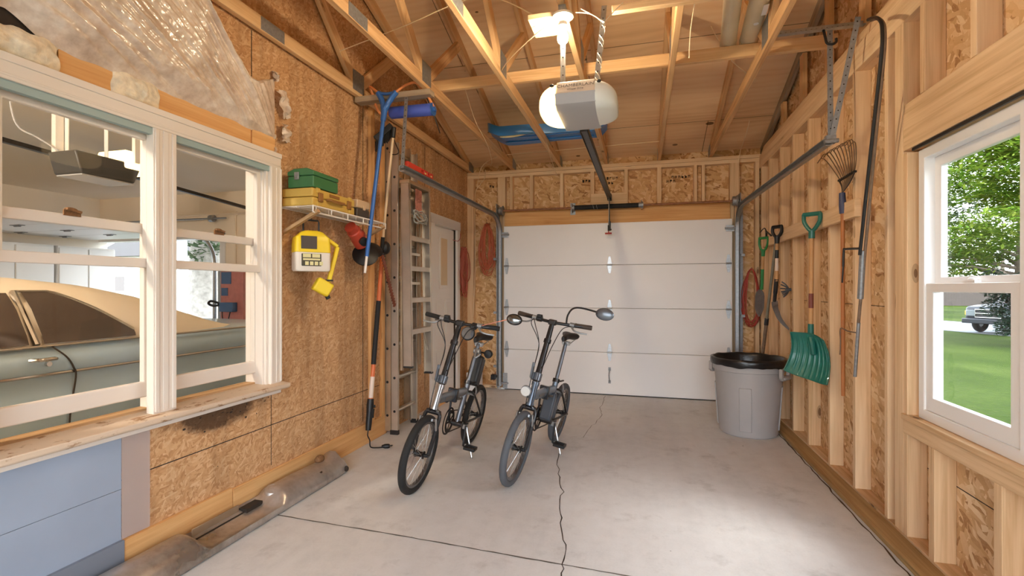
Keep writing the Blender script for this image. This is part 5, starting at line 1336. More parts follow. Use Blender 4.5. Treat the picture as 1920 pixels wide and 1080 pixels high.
def bike(label, front, rear, lean, tyre, mainmat, gripmat, second):
    f, r = V((*front, 0)), V((*rear, 0)); fd = (f-r).normalized(); mid = (f+r)/2
    yaw = math.atan2(fd.y, fd.x)
    M = Matrix.Translation(mid) @ Matrix.Rotation(yaw, 4, 'Z') @ Matrix.Rotation(-math.radians(lean), 4, 'X')
    t = thing('folding_bike', label, 'bicycle', M=M, group='folding bicycles')
    R = .255; WB = (f-r).length; xf, xr = WB/2, -WB/2
    O = lambda n, m, mt, p=None, **k: obj(n, m, mt, p or t, local=True, **k)
    Y_ = V((0, 1, 0))
    def wheel(x, steer=0):
        c = V((x, 0, R))
        m = MB(); m.torus(c, Y_, R-.024, .024, 56, 12); w = O('wheel', m, tyre, label='rubber tyre wheel')
        m = MB(); m.lathe([(.197, -.012), (.214, -.013), (.218, -.008), (.218, .008), (.214, .013), (.197, .012)], c, Y_, 56, closed=True); O('rim', m, 'rim_metal', w)
        m = MB()
        for k in range(28):
            a = 2*PI*k/28; sy = .026 if k % 2 else -.026; a2 = a+(.55 if k % 4 < 2 else -.55)
            m.tube([c+V((.022*math.cos(a2), sy, .022*math.sin(a2))), c+V((.199*math.cos(a), 0, .199*math.sin(a)))], .0013, 4)
        O('spokes', m, 'alloy', w)
        m = MB(); m.lathe([(.008, -.055), (.012, -.05), (.012, -.034), (.026, -.030), (.020, -.018), (.016, 0), (.020, .018), (.026, .030), (.012, .034), (.012, .05), (.008, .055)], c, Y_, 18); O('hub', m, 'black_plastic', w)
        m = MB(); m.box(c.x+.12, c.x+.16, -.006, .006, c.z+.05, c.z+.07); O('reflector', m, 'alloy', w)
        return w
    wheel(xf); wheel(xr)
    # fork and head
    hb, ht = V((xf-.135, 0, .555)), V((xf-.185, 0, .69))
    hd = (ht-hb).normalized()
    m = MB(); m.cyl(hb-hd*.03, ht-hd*.02, .023, n=16); m.cyl(hb-hd*.035, hb-hd*.015, .028); m.cyl(ht-hd*.035, ht-hd*.01, .028); O('head_tube', m, 'alloy' if not second else mainmat)
    m = MB(); cr = hb-hd*.045
    m.tube(bez([cr+V((0, -.015, .01)), cr+V((.005, -.048, -.012)), cr+V((.03, -.056, -.07)), V((xf-.01, -.056, R))]), .0135, 10); m.tube(bez([cr+V((0, .015, .01)), cr+V((.005, .048, -.012)), cr+V((.03, .056, -.07)), V((xf-.01, .056, R))]), .0135, 10); m.tube([cr+V((.0, -.05, -.005)), cr+V((0, .05, -.005))], .016, 10)
    m.cyl((xf, -.066, R), (xf, .066, R), .009)
    O('fork', m, 'bike_black')
    for s in (-1, 1):
        m = MB(); p = cr+V((.045, s*.045, -.075)); m.obox(p+V((.015, -s*.012, .035)), V((1, 0, .3)).normalized(), Y_, V((-.3, 0, 1)).normalized(), (.05, .012, .016)); m.tube(bez([p+V((0, s*.012, -.045)), p+V((.022, s*.016, 0)), p+V((.03, s*.010, .055))]), .007, 8); O('brake_arm', m, 'alloy')
    # stem post
    st = V((xf-.345, 0, 1.10)); sd = (st-ht).normalized()
    m = MB(); m.tube([ht-hd*.005, ht+sd*.03, ht+sd*.10, st-sd*.16, st], [.026, .024, .0215, .0205, .0175], 14); O('stem_post', m, 'bike_black')
    m = MB(); m.tube([ht+sd*.0, ht+sd*.055], .031, 14); m.bar(ht+V((.03, -.034, .02)), ht+V((.03, -.030, .13)), .012, .02); m.obox(ht+sd*.03+V((.012, -.03, 0)), sd, Y_, sd.cross(Y_), (.05, .02, .05)); O('stem_clamp', m, 'bike_gun', bevel=.003)
    m = MB(); m.obox(st, V((1, 0, 0)), Y_, AZ, (.045, .055, .04)); O('bar_clamp', m, 'bike_black', bevel=.006)
    m = MB(); m.cyl(st-sd*.16, st-sd*.13, .027); O('height_clamp', m, 'bike_black', bevel=.003)
    # handlebar
    hw = .275
    m = MB(); m.tube(bez([st+V((-.035, -hw, .012)), st+V((-.01, -.16, .006)), st, st+V((-.01, .16, .006)), st+V((-.035, hw, .012))]), .0115, 12); hbar = O('handlebar', m, 'bike_black')
    for s in (-1, 1):
        p, q = st+V((-.037, s*(hw+.01), .012)), st+V((-.018, s*.165, .008))
        m = MB(); m.tube([p, p+(q-p)*.08, p+(q-p)*.9, q], [.016, .0175, .0165, .018], 12); O('grip', m, gripmat, hbar)
        p = st+V((-.012, s*.145, .006))
        m = MB(); m.cyl(p-V((0, .016, 0)), p+V((0, .016, 0)), .019); m.tube(bez([p+V((.02, 0, -.008)), p+V((.045, s*.03, -.03)), p+V((.045, s*.075, -.038)), p+V((.038, s*.125, -.036))]), .0065, 8); O('brake_lever', m, 'zinc_dull', hbar)
    m = MB(); p = st+V((-.01, -.105, .006)); m.cyl(p-V((0, .02, 0)), p+V((0, .02, 0)), .022); m.obox(p+V((.01, 0, .022)), V((1, 0, 0)), Y_, AZ, (.04, .035, .02)); O('shifter', m, 'black_plastic', hbar, bevel=.004)
    # cables
    m = MB()
    for s, o in ((1, .0), (-1, .0), (-1, .03)):
        m.tube(bez([st+V((.02, s*.14, 0)), st+V((.09, s*(.10+o), -.03)), st+V((.085, s*.05, -.16)), st-sd*.33+V((.05, s*.03, 0)), ht+V((.035, s*.025, .10)), hb+V((.04, s*.02, -.02)), hb+V((-.04, s*.02, -.05))], 6), .003, 6)
    O('cables', m, 'black_plastic')
    # main tube and seat tube
    sc = V((-.20, 0, .545)); bb = V((-.115, 0, .285))
    p0, p1 = hb+hd*.03+V((-.02, 0, 0)), sc+V((.03, 0, -.015))
    m = MB(); dd = (p1-p0).normalized(); up = V((0, 0, 1)); up = (up-dd*up.dot(dd)).normalized()
    rings = []
    for k, (hh, ww) in enumerate(((.030, .022), (.034, .024), (.040, .027), (.036, .025), (.032, .022))):
        p = p0+(p1-p0)*(k/4); rings.append([p+up*(hh*math.sin(a))+Y_*(ww*math.cos(a)) for a in [2*PI*i/16 for i in range(16)]])
    m.loft(rings); mt_ = O('main_tube', m, mainmat)
    q = p0+(p1-p0)*.52
    m = MB(); m.obox(q, dd, Y_, up, (.035, .075, .098)); m.bar(q+Y_*.04-up*.02, q+Y_*.046+dd*.10-up*.03, .008, .018); O('fold_hinge', m, 'bike_black', mt_, bevel=.004)
    m = MB(); pm = p0+(p1-p0)*.25
    for s in (-1, 1): m.obox(pm+Y_*(s*.0265), dd, Y_, up, (.12, .002, .02))
    O('frame_decal', m, 'rim_metal', mt_)
    seat = V((-.335, 0, .93)); ud = (seat-bb); ud = (seat-sc).normalized()
    m = MB(); m.tube([bb, bb+(sc-bb)*.5, sc, sc+ud*.055], [.022, .021, .022, .024], 14); O('seat_tube', m, mainmat)
    m = MB(); m.tube([sc, seat-ud*.03], .0155, 14); O('seat_post', m, 'bike_gun')
    m = MB(); m.cyl(sc+ud*.035, sc+ud*.065, .029); m.bar(sc+ud*.05+V((0, .03, 0)), sc+ud*.05+V((-.06, .045, 0)), .012, .01); O('seat_clamp', m, 'bike_black')
    # saddle
    rings = []
    for k in range(13):
        u = k/12; x = .12-.255*u; w = .022+.062*max(0, (u-.30)/.7)**1.1 if u < .95 else .066
        if u > .95: w = .062
        if u == 0: w = .010
        zt = .012*math.sin(u*PI)+.018*u; notch = .010 if u > .8 else .004
        ring = []
        for i in range(20):
            a = 2*PI*i/20; c_, s_ = math.cos(a), math.sin(a)
            z = (.026*s_ if s_ > 0 else .042*s_*(.4+.6*u))-(notch*math.exp(-(c_/.35)**2) if s_ > 0 else 0)
            ring.append(seat+V((x, w*math.copysign(abs(c_)**.8, c_), zt+z)))
        rings.append(ring)
    m = MB(); m.loft(rings); sdl = O('saddle', m, 'saddle', smooth=60)
    m = MB()
    for s in (-1, 1): m.tube(bez([seat+V((.09, s*.008, -.01)), seat+V((.04, s*.022, -.042)), seat+V((-.05, s*.022, -.045)), seat+V((-.11, s*.045, -.012))]), .0035, 6)
    m.obox(seat+V((-.005, 0, -.042)), V((1, 0, 0)), Y_, AZ, (.05, .055, .03)); O('saddle_rails', m, 'alloy', sdl)
    # rear triangle
    m = MB()
    for s in (-1, 1):
        m.tube(bez([bb+V((-.02, s*.02, 0)), bb+V((-.12, s*.050, -.005)), V((xr, s*.064, R))]), .010, 8)
        m.tube(bez([sc+V((-.01, s*.014, -.02)), sc+V((-.09, s*.046, -.06)), V((xr, s*.064, R))]), .009, 8)
        m.obox(V((xr+.01, s*.064, R)), V((1, 0, 0)), Y_, AZ, (.05, .006, .035))
    m.cyl((xr, -.075, R), (xr, .075, R), .008); O('rear_stays', m, 'bike_black')
    m = MB(); m.tube([sc+V((-.09, -.05, -.06)), sc+V((-.09, .05, -.06))], .010, 8)
    for s in (-1, 1): m.tube(bez([sc+V((-.12, s*.045, -.10)), sc+V((-.145, s*.04, -.04)), sc+V((-.14, s*.03, .0))]), .007, 6)
    O('rear_brake', m, 'zinc_dull')
    # drive: the chain runs on the bike's right (-y), the stand on its left
    m = MB(); m.cyl(bb+V((0, -.045, 0)), bb+V((0, .045, 0)), .024); O('bottom_bracket', m, 'bike_black')
    m = MB(); m.lathe([(.062, -.002), (.088, -.002), (.093, 0), (.088, .002), (.062, .002)], bb+V((0, -.062, 0)), Y_, 48, closed=True)
    for k in range(5): a = 2*PI*k/5; m.bar(bb+V((0, -.062, 0)), bb+V((.068*math.cos(a), -.062, .068*math.sin(a))), .014, .004, up=(0, 1, 0))
    m.lathe([(.094, -.014), (.108, -.014), (.108, -.010), (.094, -.010)], bb+V((0, -.062, 0)), Y_, 40, closed=True); O('chainring', m, 'black_plastic')
    ca_ = math.radians(98)
    for s, a in ((-1, ca_), (1, ca_+PI)):
        v = V((math.cos(a), 0, math.sin(a))); o = bb+V((0, s*.075, 0)); e = o+v*.155+V((0, s*.012, 0))
        m = MB(); m.bar(o, e, .014, .022, up=v.cross(Y_)); c_ = O('crank', m, 'bike_black', bevel=.004)
        pc = e+V((0, s*.06, 0))
        m = MB(); m.cyl(e, pc+V((0, s*.045, 0)), .007)
        for dx in (-.034, .034): m.obox(pc+V((dx, 0, 0)), V((0, 1, 0)), V((1, 0, 0)), AZ, (.09, .014, .022))
        for dy in (-.04, .04): m.obox(pc+V((0, dy, 0)), V((1, 0, 0)), Y_, AZ, (.07, .012, .022))
        O('pedal', m, 'black_plastic', c_, bevel=.003)
    m = MB(); rr_ = .034
    m.tube([bb+V((0, -.062, .086)), V((xr, -.05, R+rr_))], .005, 6); m.tube([bb+V((0, -.062, -.086)), V((xr+.03, -.05, R-.10))], .005, 6)
    O('chain', m, 'chain_steel')
    m = MB(); m.lathe([(.01, -.012), (.042, -.010), (.036, -.002), (.044, .0), (.036, .006), (.01, .012)], V((xr, -.048, R)), Y_, 28); m.bar((xr+.0, -.052, R-.03), (xr+.035, -.052, R-.10), .012, .03, up=(1, 0, 0)); m.cyl((xr+.035, -.058, R-.10), (xr+.035, -.042, R-.10), .022); m.cyl((xr+.02, -.058, R-.045), (xr+.02, -.042, R-.045), .02); O('rear_derailleur', m, 'chain_steel')
    lz = math.tan(math.radians(lean))
    m = MB(); k0 = V((-.20, .055, .245)); k1 = V((-.165, .150, .150*lz+.004)); m.tube([k0, k0+(k1-k0)*.5, k1], [.010, .0075, .007], 8); m.ell(k1, (.014, .012, .006)); m.obox(k0+V((0, -.01, .005)), V((1, 0, 0)), Y_, AZ, (.05, .03, .035)); O('kickstand', m, 'alloy')
    # battery
    if not second:
        bd = ud; c0 = sc+ud*.12+V((-.125, 0, .0)); x_ = V((bd.z, 0, -bd.x))
        m = MB(); m.obox(c0, bd, x_, Y_, (.235, .105, .095)); bt_ = O('battery_bag', m, 'battery_black', bevel=.014)
        m = MB(); m.obox(c0+bd*.122, bd, x_, Y_, (.012, .08, .07)); m.tube(bez([c0+bd*.12+x_*.03, c0+bd*.15+x_*.01, c0+bd*.15-x_*.02, c0+bd*.12-x_*.035]), .006, 6); m.obox(c0-x_*.054, bd, x_, Y_, (.16, .004, .05)); O('bag_flap', m, 'black_rubber', bt_, bevel=.003)
        # bar bag of folded parts: round bell and controller under the bar
        m = MB(); p = st+V((.035, .085, -.055)); m.lathe([(.005, -.022), (.042, -.018), (.050, 0), (.044, .016), (.005, .022)], p, (1, .1, .25), 24); O('headlamp', m, 'dark_steel', hbar)
        m = MB(); m.cyl(p+V((.018, 0, .004)), p+V((.025, .003, .006)), .040, n=24); O('lamp_lens', m, 'lens_dark', hbar)
        m = MB(); p = st+V((0, .11, .0)); m.cyl(p-V((0, .018, 0)), p+V((0, .018, 0)), .024); m.obox(p+V((.025, 0, -.01)), V((1, 0, 0)), Y_, AZ, (.04, .03, .035)); O('throttle', m, 'black_plastic', hbar, bevel=.005)
        # tail lamp under the saddle
        m = MB(); p = seat+V((-.05, .075, -.115)); m.lathe([(.01, -.03), (.033, -.026), (.036, 0), (.03, .012), (.01, .014)], p, (1, 0, 0), 22); m.tube([seat-ud*.10, p+V((-.01, -.02, 0))], .007, 8); O('tail_lamp', m, 'black_plastic')
        m = MB(); m.tube(bez([seat-ud*.08+V((.02, .0, 0)), seat-ud*.11+V((.06, .02, -.03)), seat-ud*.10+V((.04, .05, -.01))]), .009, 8); m.cyl(seat-ud*.10-V((0, .02, 0)), seat-ud*.10+V((0, .03, 0)), .024); O('lamp_bracket', m, 'zinc_dull')
        # mirror on the left bar end
        e = st+V((-.035, hw+.005, .012))
        m = MB(); w = e+V((-.02, .05, .075)); m.tube(bez([e+V((.03, -.12, 0)), e+V((.03, -.02, .045)), w]), .004, 6); mm = O('mirror_stalk', m, mat('copper_stalk', (206, 140, 120), .4, .3), hbar)
        m = MB(); bx = w+V((0, .045, .008)); A_ = (V((1, 0, .15)).normalized(), V((0, 1, 0)), V((-.15, 0, 1)).normalized())
        m.ell(bx, (.022, .058, .040), 20, 10, A_); O('mirror_shell', m, 'black_plastic', hbar, label='black oval bar end mirror')
        m = MB(); m.ell(bx+V((.016, 0, 0)), (.010, .050, .033), 20, 8, A_); O('mirror_glass', m, 'mirror_glass', hbar)
        m = MB(); m.obox(V((xr+.02, .0, .56)), V((1, 0, 0)), Y_, AZ, (.0, .0, .0)) if 0 else None
    else:
        m = MB(); c0 = (sc+bb)/2+V((.055, 0, -.01)); bd = (sc-bb).normalized(); x_ = V((bd.z, 0, -bd.x)); m.obox(c0, bd, x_, Y_, (.22, .062, .092)); bt_ = O('battery_case', m, 'battery_blue', bevel=.012)
        m = MB()
        for s in (-1, 1): m.obox(c0+Y_*(s*.0465), bd, x_, Y_, (.15, .022, .002))
        O('battery_mark', m, 'rim_metal', bt_)
        # round lamp on the head
        p = hb+hd*.10+V((.055, -.04, -.03))
        m = MB(); m.lathe([(.008, -.03), (.034, -.022), (.040, .0), (.036, .010), (.008, .012)], p, (1, 0, .1), 24); m.tube([p+V((-.02, 0, 0)), hb+hd*.08], .007, 6); hl = O('headlamp', m, 'zinc_dull')
        m = MB(); m.cyl(p+V((.010, 0, 0)), p+V((.016, 0, 0)), .033, n=22); O('lamp_lens', m, 'lamp_glass', hl)
        e = st+V((-.012, .10, .01))
        m = MB(); w = e+V((.0, .20, .125)); m.tube(bez([e, e+V((.01, .002, .06)), e+V((.01, .03, .115)), e+V((.008, .09, .132)), w], 6), .0065, 8); O('mirror_stalk', m, 'black_plastic', hbar)
        m = MB(); bx = w+V((0, .062, -.006)); A_ = (V((1, 0, .1)).normalized(), V((0, 1, 0)), V((-.1, 0, 1)).normalized()); m.ell(bx, (.016, .066, .044), 22, 10, A_); m.tube([w, bx-V((0, .05, 0))], [.007, .018], 8); O('mirror_shell', m, 'bike_gun', hbar, label='grey oval mirror on a curved stalk')
    return t
bike('black folding bicycle with a battery bag behind the seat, nearest the ladders', (-1.443, 2.902), (-1.436, 3.951), 10, 'tyre_black', 'bike_gun', 'black_rubber', False)
bike('grey tyred folding bicycle standing in front of the garage door, with a curved stalk mirror', (-.858, 3.184), (-.738, 4.214), 10, 'tyre_grey', 'bike_blue', 'grip_brown', True)
# ------------------------------------------------------------------ the garage next door, seen through the old window
NX0, NX1, NYF, NZ = -8.95, -2.42, 6.2, 2.85
mat('next_floor', (150, 146, 140), .6, var=.08, vscale=3)
m = MB(); m.box(NX0-.1, -2.45, -3.2, 6.5, -.2, 0); struct('floor_next_room', m, 'next_floor', 'concrete floor of the garage next door', 'floor')
m = MB(); m.box(NX0-.12, -2.42, -3.2, 6.4, NZ, NZ+.05); struct('ceiling_next_room', m, 'white_ceiling', 'white ceiling of the garage next door', 'ceiling')
m = MB(); m.box(-6.38, -2.42, NYF, NYF+.12, 0, NZ); m.box(NX0, -6.38, NYF, NYF+.12, 2.16, NZ); struct('wall_next_room_far', m, 'cream_wall', 'cream end wall of the garage next door beside its open door', 'wall')
m = MB(); m.box(NX0-.12, NX0, -3.2, NYF+.12, 0, NZ); struct('wall_next_room_left', m, 'white_ceiling', 'pale side wall of the garage next door behind the car', 'wall')
m = MB(); m.box(NX0, -2.42, -3.3, -3.2, 0, NZ); struct('wall_next_room_back', m, 'cream_wall', 'cream back wall of the garage next door', 'wall')
m = MB(); m.box(-6.40, -6.30, NYF-.02, NYF+.14, 0, 2.2); m.box(NX0, -6.3, NYF-.02, NYF+.14, 2.12, 2.22); s = struct('trim_1', m, 'white_door_paint', 'white casing around the open door of the next garage', 'trim')

# raised door on its track
m = MB()
nd = thing('raised_door', 'raised white overhead door hanging under the ceiling of the next garage', 'garage door', (-7.6, 4.9, 2.1))
for k in range(4):
    y0 = 3.75+k*.55; m = MB(); m.box(-8.85, -6.5, y0+.004, y0+.546, 2.13, 2.17); p = obj('door_panel', m, 'door_steel', nd, bevel=.004)
    if k: 
        for x in (-8.5, -7.6, -6.75):
            m = MB(); m.box(x-.09, x+.09, y0-.03, y0+.03, 2.122, 2.13); m.cyl((x-.05, y0, 2.12), (x+.05, y0, 2.12), .014); obj('hinge', m, 'zinc_dull', p)
nt_ = thing('door_track', 'curved door track and hangers in the garage next door', 'door track', (-6.42, 4.8, 2.2))
for x, nm in ((-6.42, 0),):
    P_ = [V((x, 6.1, .1)), V((x, 6.1, 1.75))]+[V((x, 6.1-.38*(1-math.cos(a)), 1.75+.38*math.sin(a))) for a in [PI/2*i/8 for i in range(1, 9)]]+[V((x, 3.2, 2.15))]
    m = MB(); m.tube(P_, .028, 8); obj('rail', m, 'galvanised', nt_)
m = MB()
for y, x in ((3.3, -6.42), (3.3, -6.75)): m.bar((-6.42, 3.3, 2.15), (x, 3.3, 2.84), .03, .004, up=(0, 1, 0))
obj('hanger', m, 'galvanised', nt_)
m = MB(); m.cyl((-8.9, 6.05, 2.42), (-6.2, 6.1, 2.42), .014); m.cyl((-6.5, 6.1, 2.42), (-6.43, 6.1, 2.42), .055); obj('spring_shaft', m, 'zinc_dull', nt_)
m = MB(); m.bar((-5.2, 2.2, 2.62), (-5.6, 6.1, 2.50), .05, .04); m.bar((-5.35, 3.8, 2.60), (-5.42, 4.5, 2.58), .09, .05); tag(obj('opener_rail', m, 'dark_steel', bevel=.003), 'dark opener rail under the ceiling of the next garage', 'rail')

no = thing('door_opener', 'grey overhead opener with a glowing lens, in the garage next door', 'door opener', (-3.82, 2.6, 2.1))
m = MB(); m.prism([(-3.95, 2.40, 2.27), (-3.95, 2.44, 2.12), (-3.95, 2.80, 2.12), (-3.95, 2.86, 2.27)], (.26, 0, 0)); obj('housing', m, mat('opener_dark', (70, 70, 70), .45, .3), no, bevel=.01)
m = MB(); m.box(-3.94, -3.70, 2.45, 2.80, 2.112, 2.12); obj('bottom_plate', m, 'opener_grey', no)
m = MB(); m.box(-3.96, -3.68, 2.72, 2.99, 2.22, 2.36); obj('lens', m, mat('lens_amber', (255, 236, 190), .4, emit=(255, 214, 140), estr=3.2), no, bevel=.02)
m = MB(); m.bar((-3.92, 2.5, 2.27), (-3.92, 2.5, 2.84), .035, .004, up=(0, 1, 0)); m.bar((-3.72, 2.62, 2.27), (-3.72, 2.62, 2.84), .035, .004, up=(0, 1, 0)); m.box(-3.99, -3.95, 2.45, 2.50, 2.27, 2.84); m.box(-3.69, -3.66, 2.78, 2.82, 2.27, 2.84); obj('hanger', m, 'wire_white', no)
m = MB(); m.tube(bez([(-4.05, 2.25, 2.84), (-4.05, 2.25, 2.6), (-4.03, 2.28, 2.42), (-3.98, 2.36, 2.36), (-3.92, 2.45, 2.29)]), .006, 6); obj('cord', m, 'opener_grey', no)
m = MB(); m.bar((-4.6, 2.35, 2.2), (-4.72, 2.3, 2.6), .03, .004, up=(0, 1, 0)); m.bar((-4.6, 2.35, 2.2), (-4.52, 2.42, 2.6), .03, .004, up=(0, 1, 0)); m.box(-4.75, -4.5, 2.3, 2.42, 2.6, 2.63); m.box(-4.70, -4.62, 2.3, 2.42, 2.63, 2.84); m.box(-4.58, -4.50, 2.3, 2.42, 2.63, 2.84)
tag(obj('track_hanger', m, 'galvanised'), 'punched steel hanger hanging from the ceiling left of the next opener', 'hanger')
m = MB(); m.tube([(-7.4, 6.18, 2.50), (-5.0, 6.18, 2.50)], .014, 8); m.tube([(-6.1, 6.18, 2.50), (-6.1, 6.18, 1.6)], .014, 8); m.tube([(-6.1, 6.18, 2.1), (-5.2, 6.18, 2.12)], .012, 8); m.cyl((-6.1, 6.17, 2.50), (-6.1, 6.2, 2.50), .035)
tag(obj('conduit', m, 'cream_wall'), 'painted conduit pipe on the cream wall of the next garage', 'conduit')
gl_ = thing('fill_globe', 'added unseen glowing globe that brightens the garage next door', 'fill light', (-3.15, -.4, 2.6))  # added fill source out of view, brightens the car and room
m = MB(); m.ell((-3.15, -.4, 2.68), (.13, .13, .12)); obj('globe', m, mat('fill_glow', (255, 244, 226), .4, emit=(255, 242, 224), estr=NEXTL), gl_, smooth=180)
m = MB(); m.cyl((-3.15, -.4, 2.79), (-3.15, -.4, 2.848), .07); obj('ceiling_plate', m, 'white_vinyl', gl_)
# cabinets
for i, (a, b, l) in enumerate(((4.3, 5.25, 'tall white cabinet against the side wall of the next garage, nearer the window'), (5.3, 6.12, 'tall white cabinet beside the open door of the next garage'))):
    t = thing('tall_cabinet', l, 'cabinet', (-8.7, (a+b)/2, 0), group='white cabinets next door')
    m = MB(); m.box(-8.94, -8.50, a, b, 0, 1.98); obj('body', m, 'white_door_paint', t, bevel=.005)
    for q in (0, 1):
        m = MB(); y0 = a+.01+q*(b-a)/2; m.box(-8.5, -8.48, y0, y0+(b-a)/2-.02, .08, 1.95); dr = obj('door', m, 'white_door_paint', t, bevel=.004)
        m = MB(); yy = (a+b)/2+(-.05 if q == 0 else .03); m.box(-8.48, -8.46, yy, yy+.02, 1.0, 1.14); obj('handle', m, 'zinc_dull', dr)
mat('faded_red', (178, 112, 104), .6, var=.1, vscale=20); mat('box_blue', (58, 90, 130), .5)
t = thing('wall_cabinet', 'faded red tool cabinet on the cream wall beyond the car', 'cabinet', (-6.05, 6.1, .6))
m = MB(); m.box(-6.22, -5.80, 6.02, 6.19, .5, 1.62); obj('body', m, 'faded_red', t, bevel=.004)
m = MB(); m.box(-6.30, -6.22, 6.05, 6.19, .4, 1.7); obj('side_rail', m, 'zinc_dull', t)
m = MB(); m.box(-6.20, -6.02, 6.012, 6.02, 1.40, 1.58); m.box(-6.2, -6.08, 6.012, 6.02, 1.22, 1.34); obj('poster', m, 'box_blue', t)
bx_ = thing('charger', 'dark blue battery charger with a looped cable on the red cabinet', 'charger', (-6.05, 5.98, 1.0))
m = MB(); m.box(-6.15, -5.9, 5.92, 6.015, .98, 1.12); obj('case', m, 'box_blue', bx_, bevel=.01)
m = MB(); m.tube(bez([(-6.15, 5.95, 1.1), (-6.3, 5.93, 1.14), (-6.34, 5.92, 1.10), (-6.25, 5.92, 1.07), (-6.15, 5.92, 1.08)]), .018, 8); m.tube(bez([(-6.1, 5.93, .98), (-6.08, 5.93, .86), (-6.0, 5.93, .84), (-5.95, 5.93, .98)]), .008, 6); obj('cable', m, 'black_rubber', bx_)

# ------------------------------------------------------------------ the parked car
mat('car_blue', (172, 192, 202), .3, metal=.1, coat=.5); mat('vinyl_cream', (238, 222, 196), .55, bump=.2, bscale=300); mat('car_chrome', (210, 206, 200), .12, metal=1.0)
mat('car_glass', (70, 58, 50), .08, coat=.5); mat('seat_tan', (120, 100, 82), .7)
car = thing('vintage_car', 'pale blue vintage car with a cream vinyl roof parked in the next garage', 'car', (-4.22, 2.0, 0))
XC, HW = -4.22, .92
def bsec_(y):
    f = 1.0
    if y > 4.1: f = 1-.16*((y-4.1)/.75)**2
    if y < .1: f = 1-.12*((.1-y)/1.2)**2
    zt = 1.0 if y < 3.9 else 1.0-.06*((y-3.9)/.9)
    prof = [(0, .24), (.80, .24), (.885, .30), (.925, .45), (.945, .60), (.945, .72), (.925, .80), (.93, .835), (.945, .87), (.945, .92), (.93, .965), (.90, .995), (.84, 1.008), (.5, 1.03), (0, 1.035)]
    P_ = [V((XC+a*f*(HW/.92), y, z if z < .9 else .9+(z-.9)*(zt-.9)/.1)) for a, z in prof]
    return P_+[V((2*XC-p.x, p.y, p.z)) for p in reversed(P_[1:-1])]
m = MB(); m.loft([bsec_(y) for y in (-1.1, -1.05, -.9, -.5, 0, 1, 2, 3, 3.6, 4.0, 4.4, 4.65, 4.8, 4.84)]); obj('body', m, 'car_blue', car, smooth=40)
roof = [(-.05, 1.03), (.3, 1.24), (.6, 1.36), (1.0, 1.405), (1.6, 1.42), (2.1, 1.405), (2.45, 1.365), (2.75, 1.295), (3.05, 1.19), (3.3, 1.09), (3.5, 1.025)]
def rsec(y, zt):
    h = zt-1.0
    k = min(1, h/.40)
    half = [(.915, .995), (.905, 1.0+.10*h), (.80, 1.0+.55*h), (.70, 1.0+.80*h), (.60, 1.0+.92*h), (.42, 1.0+.98*h), (0, zt)]
    if y > 2.5:
        q = (y-2.5)/1.0; half = [(a*(1-.10*q)+(0.0), z) for a, z in half]
    P_ = [V((XC+a, y, z)) for a, z in half]
    return P_+[V((2*XC-p.x, p.y, p.z)) for p in reversed(P_[:-1])]
m = MB(); m.loft([rsec(y, z) for y, z in roof]); obj('vinyl_roof', m, 'vinyl_cream', car, smooth=60)
def side(y, z, o=.006):
    zt = None
    for (y0, z0), (y1, z1) in zip(roof, roof[1:]):
        if y0 <= y <= y1: zt = z0+(z1-z0)*(y-y0)/(y1-y0)
    h = zt-1.0; f = (z-1.0)/h
    pr = [(.915, -.01), (.905, .10), (.80, .55), (.70, .80), (.60, .92)]
    w = .905
    for (a0, f0), (a1, f1) in zip(pr, pr[1:]):
        if f0 <= f <= f1: w = a0+(a1-a0)*(f-f0)/(f1-f0)
    return V((XC+w+o, y, z))
def curve_panel(name, yz, mt, par, o=.006):
    """glass following the side of the roof, from its lower to its upper edge"""
    n = len(yz)-1
    def fn(u, v):
        k = min(int(round(u*n)), n); y, z0, z1 = yz[k]; return side(y, z0+(z1-z0)*v, o)
    m = MB(); m.grid(fn, n, 6); return obj(name, m, mt, par, smooth=60)
def wtop(y): return 1.31 if y < 2.12 else 1.31-.9*(y-2.12)**1.35-.02*(y-2.12)
ys = [1.985+.52*i/14 for i in range(15)]
curve_panel('rear_quarter_glass', [(y, 1.015, max(1.02, wtop(y))) for y in ys], 'car_glass', car, .02)
ys = [.75+1.165*i/12 for i in range(13)]
curve_panel('door_glass', [(y, 1.015, min(1.305, 1.05+.45*(y-.7))) for y in ys], 'car_glass', car, .02)
m = MB(); P_ = [side(y, max(1.02, wtop(y))+.004, .022) for y in [1.94+.565*i/16 for i in range(17)]]; m.tube(P_, .008, 6); m.tube([side(1.95, 1.01, .018), side(1.95, 1.31, .018)], .017, 8); obj('window_trim', m, 'car_chrome', car)
m = MB(); m.tube([(XC+.932, y, 1.0) for y in (-.9, 2.5, 3.45)], .008, 6); obj('belt_trim', m, 'car_chrome', car)
m = MB(); m.tube([(XC+.938, y, .838) for y in (-.9, 1, 3, 4.2)], .010, 8); obj('side_moulding', m, 'car_chrome', car)
m = MB(); m.tube(bez([(XC+.935, 2.02, .995), (XC+.955, 2.08, .93), (XC+.952, 2.12, .86), (XC+.952, 2.13, .80), (XC+.955, 2.10, .60), (XC+.94, 2.10, .40)]), .005, 6); obj('door_gap', m, 'dark_line', car)
m = MB(); m.tube(bez([(XC+.955, 1.90, .93), (XC+.985, 1.93, .93), (XC+.985, 2.0, .93), (XC+.955, 2.03, .925)]), .011, 8); m.cyl((XC+.945, 1.99, .90), (XC+.965, 1.99, .90), .014); obj('door_handle', m, 'car_chrome', car)
for y in (-.15, 3.55):
    for sx in (1, -1):
        m = MB(); m.torus((XC+sx*.80, y, .33), AX, .25, .085, 36, 12); w = obj('wheel', m, 'tyre_black', car)
        m = MB(); m.lathe([(.001, .05), (.08, .06), (.17, .03), (.18, 0), (.17, -.05)], (XC+sx*.82, y, .33), (sx, 0, 0), 24); obj('hubcap', m, 'car_chrome', w)
